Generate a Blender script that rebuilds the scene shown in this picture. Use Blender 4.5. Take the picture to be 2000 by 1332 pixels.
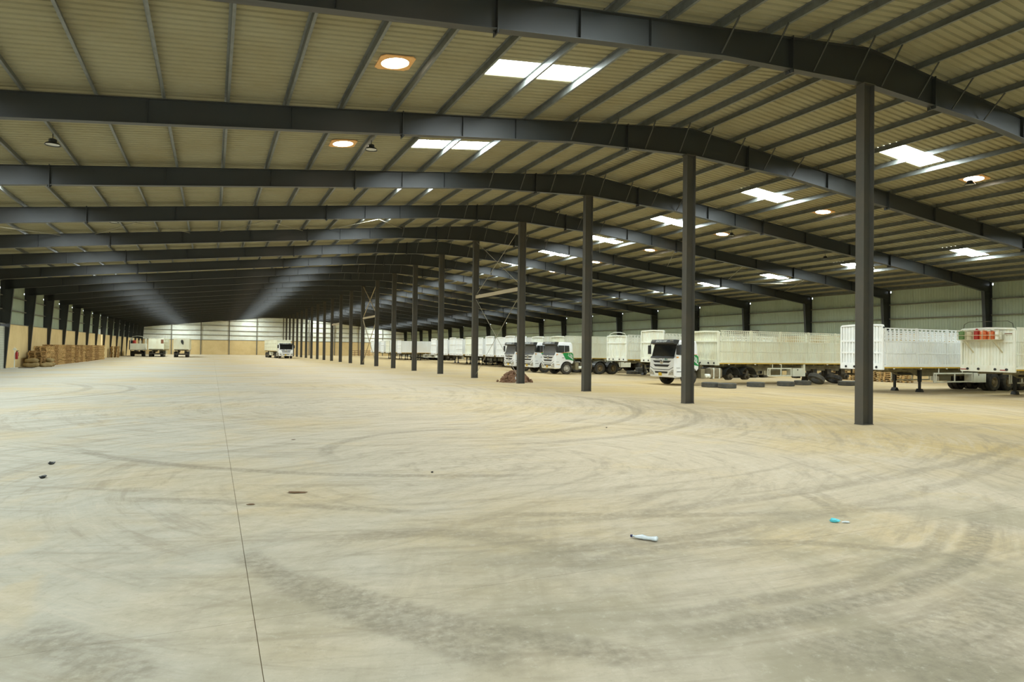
import bpy, bmesh, math, random
from mathutils import Matrix, Vector
random.seed(7)
PI = math.pi
for o in list(bpy.data.objects): bpy.data.objects.remove(o)
SC = bpy.context.scene
COL = SC.collection

# ------------------------------------------------------------------ camera
CAM_H, F_PX, YAW, PITCH, ROLL = 1.9478, 1285.39, 0.4277, 0.0142, 0.0124
def make_camera():
    cy, sy = math.cos(YAW), math.sin(YAW)
    fw, rt, up = Vector((sy, cy, 0)), Vector((cy, -sy, 0)), Vector((0, 0, 1))
    fw2 = fw*math.cos(PITCH) + up*math.sin(PITCH); up2 = up*math.cos(PITCH) - fw*math.sin(PITCH)
    r3 = rt*math.cos(ROLL) + up2*math.sin(ROLL); u3 = up2*math.cos(ROLL) - rt*math.sin(ROLL)
    cd = bpy.data.cameras.new('camera'); cd.sensor_width = 36.0; cd.sensor_fit = 'HORIZONTAL'
    cd.lens = 36.0*F_PX/2000.0; cd.clip_end = 2000; cd.clip_start = 0.05
    co = bpy.data.objects.new('camera', cd); COL.objects.link(co)
    m = Matrix((r3, u3, -fw2)).transposed().to_4x4(); m.translation = Vector((0, 0, CAM_H))
    co.matrix_world = m
    SC.camera = co
make_camera()

# ------------------------------------------------------------------ world, exposure
SKY_STRENGTH, SKYLIGHT, VENT_LIGHT = 6.0, 66.0, 28.0
W = bpy.data.worlds.new('world'); SC.world = W; W.use_nodes = True
bg = W.node_tree.nodes['Background']; bg.inputs[0].default_value = (0.86, 0.94, 1.0, 1); bg.inputs[1].default_value = SKY_STRENGTH
SC.cycles.adaptive_threshold = 0.08
SC.view_settings.view_transform = 'Standard'; SC.view_settings.look = 'None'
SC.view_settings.exposure = 0.0; SC.view_settings.gamma = 1.0; SC.view_settings.use_curve_mapping = False

# ------------------------------------------------------------------ layout numbers
XC, XL, XR = 16.62, -15.20, 48.65          # ridge line, inner faces of the left and right wall
Y0, BAY, NF = 12.68, 7.5, 22               # first ridge column, bay length, last frame number
YN, YE = -2.45, Y0 + BAY*NF                # near wall, far wall
FRAMES = list(range(-2, NF+1))
SL, ZT = 0.107, 10.56                      # roof slope, rafter top at the ridge
def fy(n): return Y0 + BAY*n
def ztop(off): return ZT - SL*abs(off)     # top of rafter at a distance from the ridge
PURLIN_H = 0.20
OFFS = [0.55 + 1.58*k for k in range(20)]
WT = .35                                   # wall thickness
HALF = {-1: XC-XL+WT, 1: XR-XC+WT}         # ridge to outer wall face, left and right

# ------------------------------------------------------------------ helpers
def tag(o, label=None, cat=None, group=None, kind=None):
    if label: o['label'] = label
    if cat: o['category'] = cat
    if group: o['group'] = group
    if kind: o['kind'] = kind
    return o
def empty(name, loc=(0, 0, 0), rz=0.0, parent=None):
    o = bpy.data.objects.new(name, None); COL.objects.link(o); o.location = loc; o.rotation_euler = (0, 0, rz)
    o.empty_display_size = 0.1
    if parent: o.parent = parent
    return o
class MB:
    def __init__(s): s.v, s.f = [], []
    def add(s, vs, fs):
        b = len(s.v); s.v += [tuple(v) for v in vs]; s.f += [tuple(i+b for i in f) for f in fs]; return s
    def box(s, x0, x1, y0, y1, z0, z1):
        return s.add([(x0,y0,z0),(x1,y0,z0),(x1,y1,z0),(x0,y1,z0),(x0,y0,z1),(x1,y0,z1),(x1,y1,z1),(x0,y1,z1)],
                     [(0,3,2,1),(4,5,6,7),(0,1,5,4),(1,2,6,5),(2,3,7,6),(3,0,4,7)])
    def bar(s, a, b, w, h=None):
        h = h or w; a, b = Vector(a), Vector(b); d = (b-a).normalized()
        u = d.cross(Vector((0,0,1)))
        if u.length < 1e-4: u = Vector((1,0,0))
        u.normalize(); n = u.cross(d).normalized()
        vs = []
        for p in (a, b):
            for i, j in ((-1,-1),(1,-1),(1,1),(-1,1)): vs.append(p + u*(i*w/2) + n*(j*h/2))
        return s.add(vs, [(0,1,2,3),(7,6,5,4),(0,4,5,1),(1,5,6,2),(2,6,7,3),(3,7,4,0)])
    def tube(s, pts, r, seg=6):
        pts = [Vector(p) for p in pts]; n = len(pts); vs = []
        for i, p in enumerate(pts):
            d = (pts[min(i+1, n-1)] - pts[max(i-1, 0)]).normalized()
            u = d.cross(Vector((0,0,1)))
            if u.length < 1e-3: u = d.cross(Vector((1,0,0)))
            u.normalize(); w = d.cross(u)
            rr = r[i] if isinstance(r, (list, tuple)) else r
            for k in range(seg):
                a = 2*PI*k/seg; vs.append(p + u*(rr*math.cos(a)) + w*(rr*math.sin(a)))
        fs = []
        for i in range(n-1):
            for k in range(seg):
                fs.append((i*seg+k, i*seg+(k+1) % seg, (i+1)*seg+(k+1) % seg, (i+1)*seg+k))
        fs.append(tuple(range(seg-1, -1, -1))); fs.append(tuple((n-1)*seg+k for k in range(seg)))
        return s.add(vs, fs)
    def lathe(s, prof, seg=24, axis='z', c=(0,0,0), close=False):
        vs, fs, n = [], [], len(prof)
        for k in range(seg):
            a = 2*PI*k/seg; ca, sa = math.cos(a), math.sin(a)
            for r, h in prof:
                if axis == 'z': p = (r*ca, r*sa, h)
                elif axis == 'y': p = (r*ca, h, r*sa)
                else: p = (h, r*ca, r*sa)
                vs.append((p[0]+c[0], p[1]+c[1], p[2]+c[2]))
        m = n if close else n-1
        for k in range(seg):
            k2 = (k+1) % seg
            for i in range(m):
                j = (i+1) % n
                fs.append((k*n+i, k2*n+i, k2*n+j, k*n+j))
        return s.add(vs, fs)
    def prism(s, poly, a, b, axis='y'):
        # poly in the two other axes (x,z for y; y,z for x; x,y for z)
        n = len(poly); vs = []
        for h in (a, b):
            for p, q in poly:
                vs.append((p, h, q) if axis == 'y' else (h, p, q) if axis == 'x' else (p, q, h))
        fs = [tuple(range(n)), tuple(range(2*n-1, n-1, -1))]
        for i in range(n):
            j = (i+1) % n; fs.append((i, i+n, j+n, j))
        return s.add(vs, fs)
    def mesh(s, name, mat=None, smooth=None):
        me = bpy.data.meshes.new(name); me.from_pydata(s.v, [], s.f); me.validate()
        bm = bmesh.new(); bm.from_mesh(me); bmesh.ops.recalc_face_normals(bm, faces=bm.faces); bm.to_mesh(me); bm.free()
        if mat: me.materials.append(mat)
        if smooth:
            for p in me.polygons: p.use_smooth = True
            me.set_sharp_from_angle(angle=math.radians(smooth))
        return me
CACHE = {}
def ob(name, me, parent=None, loc=(0,0,0), rot=(0,0,0), label=None):
    o = bpy.data.objects.new(name, me); COL.objects.link(o); o.location = loc; o.rotation_euler = rot
    if parent: o.parent = parent
    if label: o['label'] = label
    return o
def part(name, key, fn, mat, parent, loc=(0,0,0), rot=(0,0,0), smooth=None, label=None):
    """A mesh made once for each key (and material) and shared by all its copies."""
    k = (key, mat.name, smooth)
    if k not in CACHE:
        mb = MB(); r = fn(mb); CACHE[k] = (r if isinstance(r, bpy.types.Mesh) else mb.mesh(name, mat, smooth))
    return ob(name, CACHE[k], parent, loc, rot, label)

# ------------------------------------------------------------------ materials
def srgb(r, g, b):
    f = lambda c: (c/12.92 if c <= .04045 else ((c+.055)/1.055)**2.4)
    return (f(r/255), f(g/255), f(b/255))
def mat(name, col, rough=0.6, metal=0.0, dirt=None, dscale=1.5, damt=0.5, bump=0.0, bscale=40, spec=0.5, streak=None):
    m = bpy.data.materials.new(name); m.use_nodes = True; nt = m.node_tree; N = nt.nodes; L = nt.links
    b = N['Principled BSDF']; b.inputs['Base Color'].default_value = (*col, 1); b.inputs['Roughness'].default_value = rough
    b.inputs['Metallic'].default_value = metal; b.inputs['Specular IOR Level'].default_value = spec
    if dirt or bump:
        geo = N.new('ShaderNodeNewGeometry')
    if dirt:
        mp = N.new('ShaderNodeMapping'); L.new(geo.outputs['Position'], mp.inputs['Vector'])
        if streak: mp.inputs['Scale'].default_value = streak
        nz = N.new('ShaderNodeTexNoise'); nz.inputs['Scale'].default_value = dscale; nz.inputs['Detail'].default_value = 6; nz.inputs['Roughness'].default_value = .65
        L.new(mp.outputs['Vector'], nz.inputs['Vector'])
        mr = N.new('ShaderNodeMapRange'); mr.inputs['From Min'].default_value = .42; mr.inputs['From Max'].default_value = .72
        mr.inputs['To Max'].default_value = damt; L.new(nz.outputs['Fac'], mr.inputs['Value'])
        mx = N.new('ShaderNodeMix'); mx.data_type = 'RGBA'; mx.inputs[6].default_value = (*col, 1); mx.inputs[7].default_value = (*dirt, 1)
        L.new(mr.outputs['Result'], mx.inputs[0]); L.new(mx.outputs[2], b.inputs['Base Color'])
    if bump:
        nb = N.new('ShaderNodeTexNoise'); nb.inputs['Scale'].default_value = bscale; nb.inputs['Detail'].default_value = 4
        L.new(geo.outputs['Position'], nb.inputs['Vector'])
        bp = N.new('ShaderNodeBump'); bp.inputs['Strength'].default_value = bump; bp.inputs['Distance'].default_value = .02
        L.new(nb.outputs['Fac'], bp.inputs['Height']); L.new(bp.outputs['Normal'], b.inputs['Normal'])
    return m
def emit(name, col, strength):
    m = bpy.data.materials.new(name); m.use_nodes = True; nt = m.node_tree; nt.nodes.clear()
    e = nt.nodes.new('ShaderNodeEmission'); e.inputs[0].default_value = (*col, 1); e.inputs[1].default_value = strength
    o = nt.nodes.new('ShaderNodeOutputMaterial'); nt.links.new(e.outputs[0], o.inputs[0]); return m
M = {}
M['column'] = mat('column_steel', (.095, .09, .076), .55, dirt=(.14, .115, .08), dscale=.9, damt=.5, spec=0)
M['rafter'] = mat('rafter_steel', (.035, .038, .035), .45, dirt=(.04, .032, .022), dscale=.5, damt=.5)
M['purlin'] = mat('purlin_galvanised', (.17, .18, .165), .45, .3, dirt=(.09, .085, .065), dscale=3, damt=.6)
M['roof'] = mat('roof_sheet', (.335, .31, .20), .55, dirt=(.23, .18, .08), dscale=.35, damt=.45, spec=0)
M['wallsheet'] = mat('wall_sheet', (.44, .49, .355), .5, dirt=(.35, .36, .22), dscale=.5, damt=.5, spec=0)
M['farsheet'] = mat('far_wall_sheet_lit', (.86, .88, .78), .5, dirt=(.68, .66, .48), dscale=.5, damt=.5, spec=0)  # whiter than the side sheets: skylight brightness put into the colour
M['masonry'] = mat('plastered_masonry', (.72, .55, .27), .9, dirt=(.55, .39, .17), dscale=.6, damt=.5, bump=.3, bscale=6, spec=0)
M['block'] = mat('concrete_block', (.50, .50, .40), .9, dirt=(.36, .34, .24), dscale=2, damt=.5, spec=0)
M['girt'] = mat('girt_steel', (.16, .145, .10), .6)
M['brace'] = mat('brace_steel', (.34, .27, .15), .6)
M['rod'] = mat('brace_rod', (.36, .33, .24), .5, .4)
M['skylight'] = emit('skylight_daylight', (.86, .97, 1.0), SKYLIGHT)
M['ventlight'] = emit('vent_daylight', (1.0, .86, .68), VENT_LIGHT)
M['ventbase'] = mat('vent_base_glow', (.85, .48, .18), .7, dirt=(.6, .30, .09), dscale=6, damt=.6)  # orange brightened, the daylight glow on the board is put into the colour
M['white'] = mat('white_paint', (.90, .92, .90), .4, dirt=(.74, .68, .52), dscale=1.6, damt=.3, streak=(1, 1, .35))
M['cream'] = mat('cream_paint', (.86, .86, .68), .45, dirt=(.68, .54, .27), dscale=1.3, damt=.42, streak=(1, 1, .35))
M['offwhite'] = mat('off_white_paint', (.88, .90, .79), .45, dirt=(.70, .60, .36), dscale=2.2, damt=.45, streak=(1, 1, .3))
M['cab'] = mat('cab_paint', (.92, .94, .94), .25, dirt=(.78, .73, .6), dscale=2.5, damt=.3)
M['yellow'] = mat('yellow_rail', (.66, .42, .04), .5, dirt=(.4, .25, .05), dscale=5, damt=.5)
M['chassis'] = mat('chassis_dirty', (.045, .04, .03), .8, dirt=(.16, .12, .06), dscale=3, damt=.8)
M['creambeam'] = mat('cream_chassis_shaded', (.30, .27, .16), .7, dirt=(.12, .085, .045), dscale=3, damt=.8)  # cream toned down, shade under the trailer beds is put into the colour
M['black'] = mat('black_plastic', (.018, .019, .018), .45)
M['rubber'] = mat('tyre_rubber', (.03, .029, .026), .85, dirt=(.13, .11, .075), dscale=4, damt=.7)
M['greyrubber'] = mat('dusty_tyre', (.085, .085, .075), .9, dirt=(.17, .15, .11), dscale=4, damt=.7)
M['rim'] = mat('steel_rim', (.30, .24, .14), .5, .3, dirt=(.16, .12, .07), dscale=8, damt=.6)
M['rimwhite'] = mat('pale_rim', (.62, .60, .54), .45, .2, dirt=(.25, .2, .13), dscale=9, damt=.6)
M['glass'] = mat('dark_glass', (.012, .014, .014), .06, spec=.8)
M['glass2'] = mat('pale_glass', (.085, .08, .06), .2, spec=.8)  # paler and rougher than the dark glass, for some windscreens
M['green'] = mat('leaf_green', (.01, .27, .06), .35)
M['orange'] = mat('orange_stripe', (.75, .34, .06), .4)
M['plate'] = mat('yellow_plate', (.72, .48, .02), .45)
M['teal'] = mat('teal_number', (.02, .16, .14), .5)
M['dark_letters'] = mat('grey_letters', (.18, .19, .19), .5)
M['letters'] = mat('white_letters', (.70, .72, .68), .5)
M['visor'] = mat('visor_grey', (.035, .037, .034), .4)
M['chrome'] = mat('chrome', (.62, .60, .55), .25, .8)
M['lampglass'] = mat('headlamp_lens', (.50, .50, .46), .15, .3)
M['tank'] = mat('metal_tank', (.34, .29, .19), .45, .5, dirt=(.18, .13, .07), dscale=4, damt=.6)
M['wood'] = mat('pallet_wood', (.46, .29, .12), .85, dirt=(.28, .16, .06), dscale=2.0, damt=.7, spec=0)
M['wood2'] = mat('pallet_wood_fresh', (.62, .42, .18), .85, dirt=(.40, .24, .09), dscale=2.5, damt=.6, spec=0)
M['sack'] = mat('burlap', (.30, .22, .10), .95, dirt=(.18, .12, .05), dscale=5, damt=.7, bump=.4, bscale=60, spec=0)
M['red'] = mat('red_paint', (.36, .02, .02), .4)
M['redplastic'] = mat('red_drum', (.42, .03, .02), .45)
M['orangeplastic'] = mat('orange_drum', (.74, .17, .05), .45)
M['greentarp'] = mat('green_canvas', (.16, .26, .09), .8, dirt=(.08, .15, .04), dscale=9, damt=.6)
M['tan'] = mat('tan_canvas', (.56, .50, .32), .8)
M['rust'] = mat('rust', (.24, .10, .05), .8)
M['soil'] = mat('brown_rubble', (.17, .085, .045), .95, dirt=(.28, .17, .09), dscale=9, damt=.8)
M['plastic_clear'] = mat('bottle_plastic', (.62, .68, .70), .2, spec=.7)
M['cyan'] = mat('cyan_plastic', (.10, .58, .66), .35)
M['navy'] = mat('dark_blue_cap', (.02, .02, .08), .4)
M['leaf'] = mat('dry_leaf', (.17, .10, .05), .8)
M['sheetwhite'] = mat('door_white', (.62, .64, .56), .5)

def floor_material():
    ARCS = [(8.34, 8.89, 8.33, 1.04, 5.22, 1.6, 0.16, 0.55), (11.07, 12.02, 12.11, 1.6, 4.58, 1.43, 0.17, 0.55), (4.4, 10.38, 6.8, 5.78, 4.24, 2.66, 0.13, 0.6), (4.33, 10.6, 6.71, 5.39, 4.4, 2.36, 0.1, 0.45), (4.5, 8.58, 5.62, 4.84, 3.07, 1.27, 0.3, 0.55), (4.06, 8.09, 5.52, 4.5, 2.62, 0.62, 0.22, 0.5), (-56.2, -31.82, 66.54, -0.74, 4.93, 0.64, 0.2, 0.5), (6.82, 19.27, 10.23, 1.03, 11.88, 4.12, 0.12, 0.45), (5.08, 12.11, 3.15, 3.77, 13.74, 2.36, 0.15, 0.4), (-15.23, -16.76, 30.01, 0.63, 8.66, 1.84, 0.12, 0.35), (11.35, 23.76, 18.48, 5.81, 6.33, 2.65, 0.1, 0.4), (4.0, 2.23, 3.13, 4.95, 4.77, 2.02, 0.1, 0.45), (3.94, 43.33, 36.74, 9.68, 7.45, 6.45, 0.14, 0.35), (3.55, 34.92, 29.32, 8.4, 6.46, 5.89, 0.14, 0.35), (4.51, 7.63, 3.14, 7.22, 6.24, 0.77, 0.1, 0.5), (5.06, 7.72, 2.9, 7.5, 6.3, 0.68, 0.1, 0.35), (4.57, 23.34, 9.76, 10.26, 19.59, 7.04, 0.16, 0.4), (6.28, 21.87, 9.41, 10.58, 17.0, 6.84, 0.16, 0.4), (1.52, 5.11, 1.72, 2.18, 6.06, 1.3, 0.2, 0.35), (-14.58, 34.04, 9.58, -5.92, 33.73, 5.25, 0.2, 0.35), (-10.98, 33.58, 7.77, -5.22, 33.91, 6.37, 0.15, 0.4)]
    m = bpy.data.materials.new('dusty_concrete'); m.use_nodes = True; nt = m.node_tree; N = nt.nodes; L = nt.links
    b = N['Principled BSDF']; b.inputs['Roughness'].default_value = .9; b.inputs['Specular IOR Level'].default_value = 0
    geo = N.new('ShaderNodeNewGeometry'); pos = geo.outputs['Position']
    def math_(op, a, c=None, clamp=False):
        n = N.new('ShaderNodeMath'); n.operation = op; n.use_clamp = clamp
        for i, v in enumerate((a, c)):
            if v is None: continue
            if isinstance(v, (int, float)): n.inputs[i].default_value = v
            else: L.new(v, n.inputs[i])
        return n.outputs[0]
    def rng(v, a, b_, c, d, smooth=True):
        n = N.new('ShaderNodeMapRange'); n.interpolation_type = 'SMOOTHSTEP' if smooth else 'LINEAR'
        L.new(v, n.inputs['Value'])
        for k, x in zip(('From Min', 'From Max', 'To Min', 'To Max'), (a, b_, c, d)): n.inputs[k].default_value = x
        return n.outputs['Result']
    def noise(scale, detail=5, rough=.6, vec=None, stretch=None, rot=0, dist=0):
        n = N.new('ShaderNodeTexNoise'); n.inputs['Scale'].default_value = scale; n.inputs['Detail'].default_value = detail
        n.inputs['Roughness'].default_value = rough; n.inputs['Distortion'].default_value = dist
        v = vec or pos
        if stretch:
            mp = N.new('ShaderNodeMapping'); mp.inputs['Scale'].default_value = stretch; mp.inputs['Rotation'].default_value = (0, 0, rot); L.new(v, mp.inputs['Vector']); v = mp.outputs['Vector']
        L.new(v, n.inputs['Vector']); return n.outputs['Fac']
    def mix(f, a, c):
        n = N.new('ShaderNodeMix'); n.data_type = 'RGBA'
        for i, v in ((0, f), (6, a), (7, c)):
            if isinstance(v, tuple): n.inputs[i].default_value = (*v, 1)
            elif isinstance(v, (int, float)): n.inputs[i].default_value = v
            else: L.new(v, n.inputs[i])
        return n.outputs[2]
    sep = N.new('ShaderNodeSeparateXYZ'); L.new(pos, sep.inputs[0]); X, Y = sep.outputs[0], sep.outputs[1]
    # base: pale screed, tan dust gathering on the parking side and deep in the hall
    big = noise(.16, 4, .6)
    dust = math_('ADD', rng(X, 9, 19, 0, .75), rng(Y, 45, 100, 0, .45))
    dust = math_('ADD', dust, rng(big, .40, .66, -.12, .5), clamp=True)
    pale = mix(rng(X, 7, -3, 0, 1), PALE, (.475, .452, .375))      # greyer, cleaner screed towards the left wall
    col = mix(dust, pale, TAN)
    # swirling drive streaks
    st1 = noise(1.1, 4, .68, stretch=(.16, 1.5, 1), rot=.25)
    col = mix(rng(st1, .50, .70, 0, .22), col, (.33, .285, .21))
    st2 = noise(1.5, 4, .7, stretch=(.2, 1.3, 1), rot=-.5)
    col = mix(rng(st2, .56, .74, 0, .28), col, (.62, .555, .45))
    st3 = noise(.5, 3, .65, dist=1.2)
    col = mix(rng(st3, .54, .72, 0, .4), col, (.56, .44, .25))
    def swirl(cx, cy, rs, ts, seed):
        v = N.new('ShaderNodeVectorMath'); v.operation = 'SUBTRACT'; L.new(pos, v.inputs[0]); v.inputs[1].default_value = (cx, cy, 0)
        sp = N.new('ShaderNodeSeparateXYZ'); L.new(v.outputs[0], sp.inputs[0])
        ln = N.new('ShaderNodeVectorMath'); ln.operation = 'LENGTH'; L.new(v.outputs[0], ln.inputs[0])
        an = math_('ARCTAN2', sp.outputs[1], sp.outputs[0])
        cb = N.new('ShaderNodeCombineXYZ'); L.new(math_('MULTIPLY', ln.outputs['Value'], rs), cb.inputs[0]); L.new(math_('MULTIPLY', an, ts), cb.inputs[1]); cb.inputs[2].default_value = seed
        return noise(1.0, 5, .7, vec=cb.outputs[0])
    patch = noise(.13, 2, .5)
    for cx, cy, rs, ts, lo, hi, amt in ((4.4, 10.4, 4.5, 3.0, .30, .52, .42), (5.5, 23, 4.0, 5.0, .42, .60, .42), (-9, 34, 2.6, 5.0, .48, .66, .36), (22, -4, 4.5, 9, .36, .58, .16)):
        sw = swirl(cx, cy, rs, ts, cx)
        msk = math_('MULTIPLY', rng(patch, lo-.06, lo+.04, 0, 1), rng(patch, hi-.02, hi+.08, 1, 0))
        col = mix(math_('MULTIPLY', rng(sw, .50, .66, 0, amt), msk), col, (.30, .255, .185))
        col = mix(math_('MULTIPLY', rng(sw, .47, .33, 0, amt*.7), msk), col, (.62, .545, .43))
    # trodden-in dirt where the vehicles turn by the doorway
    col = mix(math_('MULTIPLY', rng(Y, 3.6, 8.5, .75, 0), rng(noise(.55, 4, .65), .40, .66, 0, 1)), col, (.31, .275, .19))
    # tyre tracks: arcs of darker dust
    acc = 0.0
    tread = noise(11, 3, .7)
    wn = N.new('ShaderNodeTexNoise'); wn.inputs['Scale'].default_value = .9; wn.inputs['Detail'].default_value = 2; L.new(pos, wn.inputs['Vector'])
    wv = N.new('ShaderNodeVectorMath'); wv.operation = 'MULTIPLY_ADD'; L.new(wn.outputs['Color'], wv.inputs[0]); wv.inputs[1].default_value = (.22, .22, 0); L.new(pos, wv.inputs[2])
    wpos = N.new('ShaderNodeVectorMath'); wpos.operation = 'SUBTRACT'; L.new(wv.outputs[0], wpos.inputs[0]); wpos.inputs[1].default_value = (.11, .11, 0); wpos = wpos.outputs[0]
    for cx, cy, r, mx, my, ln, w, s in ARCS:
        d = N.new('ShaderNodeVectorMath'); d.operation = 'DISTANCE'; L.new(wpos, d.inputs[0]); d.inputs[1].default_value = (cx, cy, 0)
        e = math_('SUBTRACT', d.outputs['Value'], r)
        e = math_('ABSOLUTE', e)
        band = rng(e, w*.5, w*1.4, s*.9, 0)
        g = N.new('ShaderNodeVectorMath'); g.operation = 'DISTANCE'; L.new(pos, g.inputs[0]); g.inputs[1].default_value = (mx, my, 0)
        if s >= .5:                                # lugs pressed into the dust
            v = N.new('ShaderNodeVectorMath'); v.operation = 'SUBTRACT'; L.new(pos, v.inputs[0]); v.inputs[1].default_value = (cx, cy, 0)
            sp = N.new('ShaderNodeSeparateXYZ'); L.new(v.outputs[0], sp.inputs[0])
            lug = math_('SINE', math_('ADD', math_('MULTIPLY', math_('ARCTAN2', sp.outputs[1], sp.outputs[0]), r*52), math_('MULTIPLY', e, 30)))
            band = math_('MULTIPLY', band, rng(lug, -.5, .6, .84, 1.08))
        acc = math_('MAXIMUM', acc, math_('MULTIPLY', band, rng(g.outputs['Value'], ln*.85, ln*1.25, 1, 0)))
    acc = math_('MULTIPLY', acc, rng(tread, .30, .66, .35, 1.1))
    col = mix(acc, col, (.19, .168, .125))
    # fine grit
    grit = noise(9, 6, .82)
    col = mix(rng(grit, .51, .72, 0, .42), col, (.30, .262, .19))
    col = mix(rng(grit, .48, .30, 0, .34), col, (.64, .585, .47))
    L.new(col, b.inputs['Base Color'])
    return m
PALE, TAN = (.505, .425, .312), (.54, .405, .20)
M['floor'] = floor_material()
M['rust_bed'] = mat('joint_filler', (.26, .19, .11), .95, spec=0)

# ================================================================== SETTING
# ---- floor: slabs with an open joint over a sunken bed
floor = tag(empty('floor'), kind='structure')
XJ, YJ = 0.31, 5.05
def slab(x0, x1, y0, y1): ob('floor_slab', MB().box(x0, x1, y0, y1, -.12, 0).mesh('floor_slab', M['floor']), floor)
slab(XL-.5, XJ-.0025, YN-.3, YJ-.002); slab(XJ+.0025, XR+.5, YN-.3, YJ-.002); slab(XL-.5, XJ-.0025, YJ+.002, YE+.3); slab(XJ+.0025, XR+.5, YJ+.002, YE+.3)
ob('floor_bed', MB().box(XL-.5, XR+.5, YN-.3, YE+.3, -.2, -.006).mesh('floor_bed', M['rust_bed']), floor)

# ---- ceiling: corrugated sheets by bay and slope, with openings for the skylights
ceiling = tag(empty('ceiling'), kind='structure')
SKY_SPANS = [(OFFS[4]+.08, OFFS[6]-.25), (OFFS[14]+.08, OFFS[16]-.25)]
SKY_DY = {(-1, 0): (3.45, 4.45), (1, 0): (3.95, 4.95), (-1, 1): (2.9, 3.9), (1, 1): (3.75, 4.75)}   # a skylight's place along the bay
def rib_profile(y0, y1, pitch=.25, h=.045):
    def hh(y):
        t = (y + 1e-7) % pitch
        return 0.0 if t < .15 else h*(t-.15)/.03 if t < .18 else h if t < .22 else h*(pitch-t)/.03
    ys = {y0, y1}
    for k in range(int(y0/pitch)-1, int(y1/pitch)+2):
        for d in (0, .15, .18, .22):
            y = k*pitch+d
            if y0 < y < y1: ys.add(y)
    out = []
    for y in sorted(ys):
        if not out or y-out[-1][0] > 1e-4: out.append((y, hh(y)))
    return out
def zs(off): return ztop(off) + PURLIN_H + .004
EAVE = {s: HALF[s] + .12 for s in HALF}
def roof_sheet_mesh(sgn, dy_len, SKY_DY=SKY_DY):
    mb = MB()
    def strips(y0, y1, spans):
        pr = rib_profile(y0, y1)
        for (ya, ha), (yb, hb) in zip(pr[:-1], pr[1:]):
            for a, b in spans:
                mb.add([(sgn*a, ya, zs(a)+ha), (sgn*b, ya, zs(b)+ha), (sgn*b, yb, zs(b)+hb), (sgn*a, yb, zs(a)+hb)], [(0, 1, 2, 3)])
    full = [(0, 8), (8, 16), (16, 24), (24, EAVE[sgn])]
    cuts = sorted({0, dy_len} | {c for i in (0, 1) for c in SKY_DY[(sgn, i)]})
    for c0, c1 in zip(cuts[:-1], cuts[1:]):
        mid = (c0+c1)/2; hol = [SKY_SPANS[i] for i in (0, 1) if SKY_DY[(sgn, i)][0] < mid < SKY_DY[(sgn, i)][1]]
        if not hol: strips(c0, c1, full); continue
        e = [0]
        for h0, h1 in hol: e += [h0, h1]
        e.append(EAVE[sgn]); strips(c0, c1, list(zip(e[::2], e[1::2])))
    me = bpy.data.meshes.new('roof_sheet'); me.from_pydata(mb.v, [], mb.f); me.materials.append(M['roof']); return me
def skylight_mesh(sgn, i, SKY_DY=SKY_DY):
    a, b = SKY_SPANS[i]; mb = MB(); ya, yb = SKY_DY[(sgn, i)]
    mb.add([(sgn*a, ya, zs(a)+.01), (sgn*b, ya, zs(b)+.01), (sgn*b, yb, zs(b)+.01), (sgn*a, yb, zs(a)+.01)], [(0, 1, 2, 3)])
    me = bpy.data.meshes.new('skylight'); me.from_pydata(mb.v, [], mb.f); me.materials.append(M['skylight']); return me
rs = {s: roof_sheet_mesh(s, BAY) for s in (-1, 1)}
sk = {(s, i): skylight_mesh(s, i) for s in (-1, 1) for i in (0, 1)}
DY2 = {**SKY_DY, (-1, 0): (2.95, 3.95)}          # third bay: the left panel sits nearer the beam
rs2 = roof_sheet_mesh(-1, BAY, DY2); sk2 = skylight_mesh(-1, 0, DY2)
for n in FRAMES[:-1]:
    for s in (-1, 1):
        odd = n == 2 and s < 0
        ob('roof_sheet', rs2 if odd else rs[s], ceiling, (XC, fy(n), 0))
        for i in (0, 1): ob('skylight', sk2 if odd and i == 0 else sk[(s, i)], ceiling, (XC, fy(n), 0), label='bright translucent daylight panel')
ob('ridge_cap', MB().prism([(-.35, zs(.35)+.05), (0, zs(0)+.09), (.35, zs(.35)+.05), (.35, zs(.35)+.06), (0, zs(0)+.1), (-.35, zs(.35)+.06)], fy(-2), YE, 'y').mesh('ridge_cap', M['roof']), ceiling, (XC, 0, 0))
# purlins: cold-formed Z sections, one object for each bay and line in the nearest bays
def purlin_pts(s):
    t = .012
    return [(-.065, 0), (t/2, 0), (t/2, PURLIN_H-t), (.065, PURLIN_H-t), (.065, PURLIN_H), (-t/2, PURLIN_H), (-t/2, t), (-.065, t)]
pm = {s: MB().prism([(s*p, q) for p, q in purlin_pts(s)], 0, BAY-.02, 'y').mesh('purlin', M['purlin']) for s in (-1, 1)}
PLATE = .006
for n in range(-1, 6):
    for s in (-1, 1):
        for o_ in OFFS + ([OFFS[-1]+1.58] if s > 0 else []): ob('purlin', pm[s], ceiling, (XC + s*o_, fy(n)+.01, ztop(o_)))
mb = MB()
for n in [-2] + list(range(6, NF)):
    for s in (-1, 1):
        for o_ in OFFS:
            mb.prism([(XC + s*o_ + s*p, ztop(o_) + q) for p, q in purlin_pts(s)], fy(n)+.01, fy(n)+BAY-.01, 'y')
tag(ob('purlin', mb.mesh('far_purlin', M['purlin']), ceiling), kind='stuff')

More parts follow.
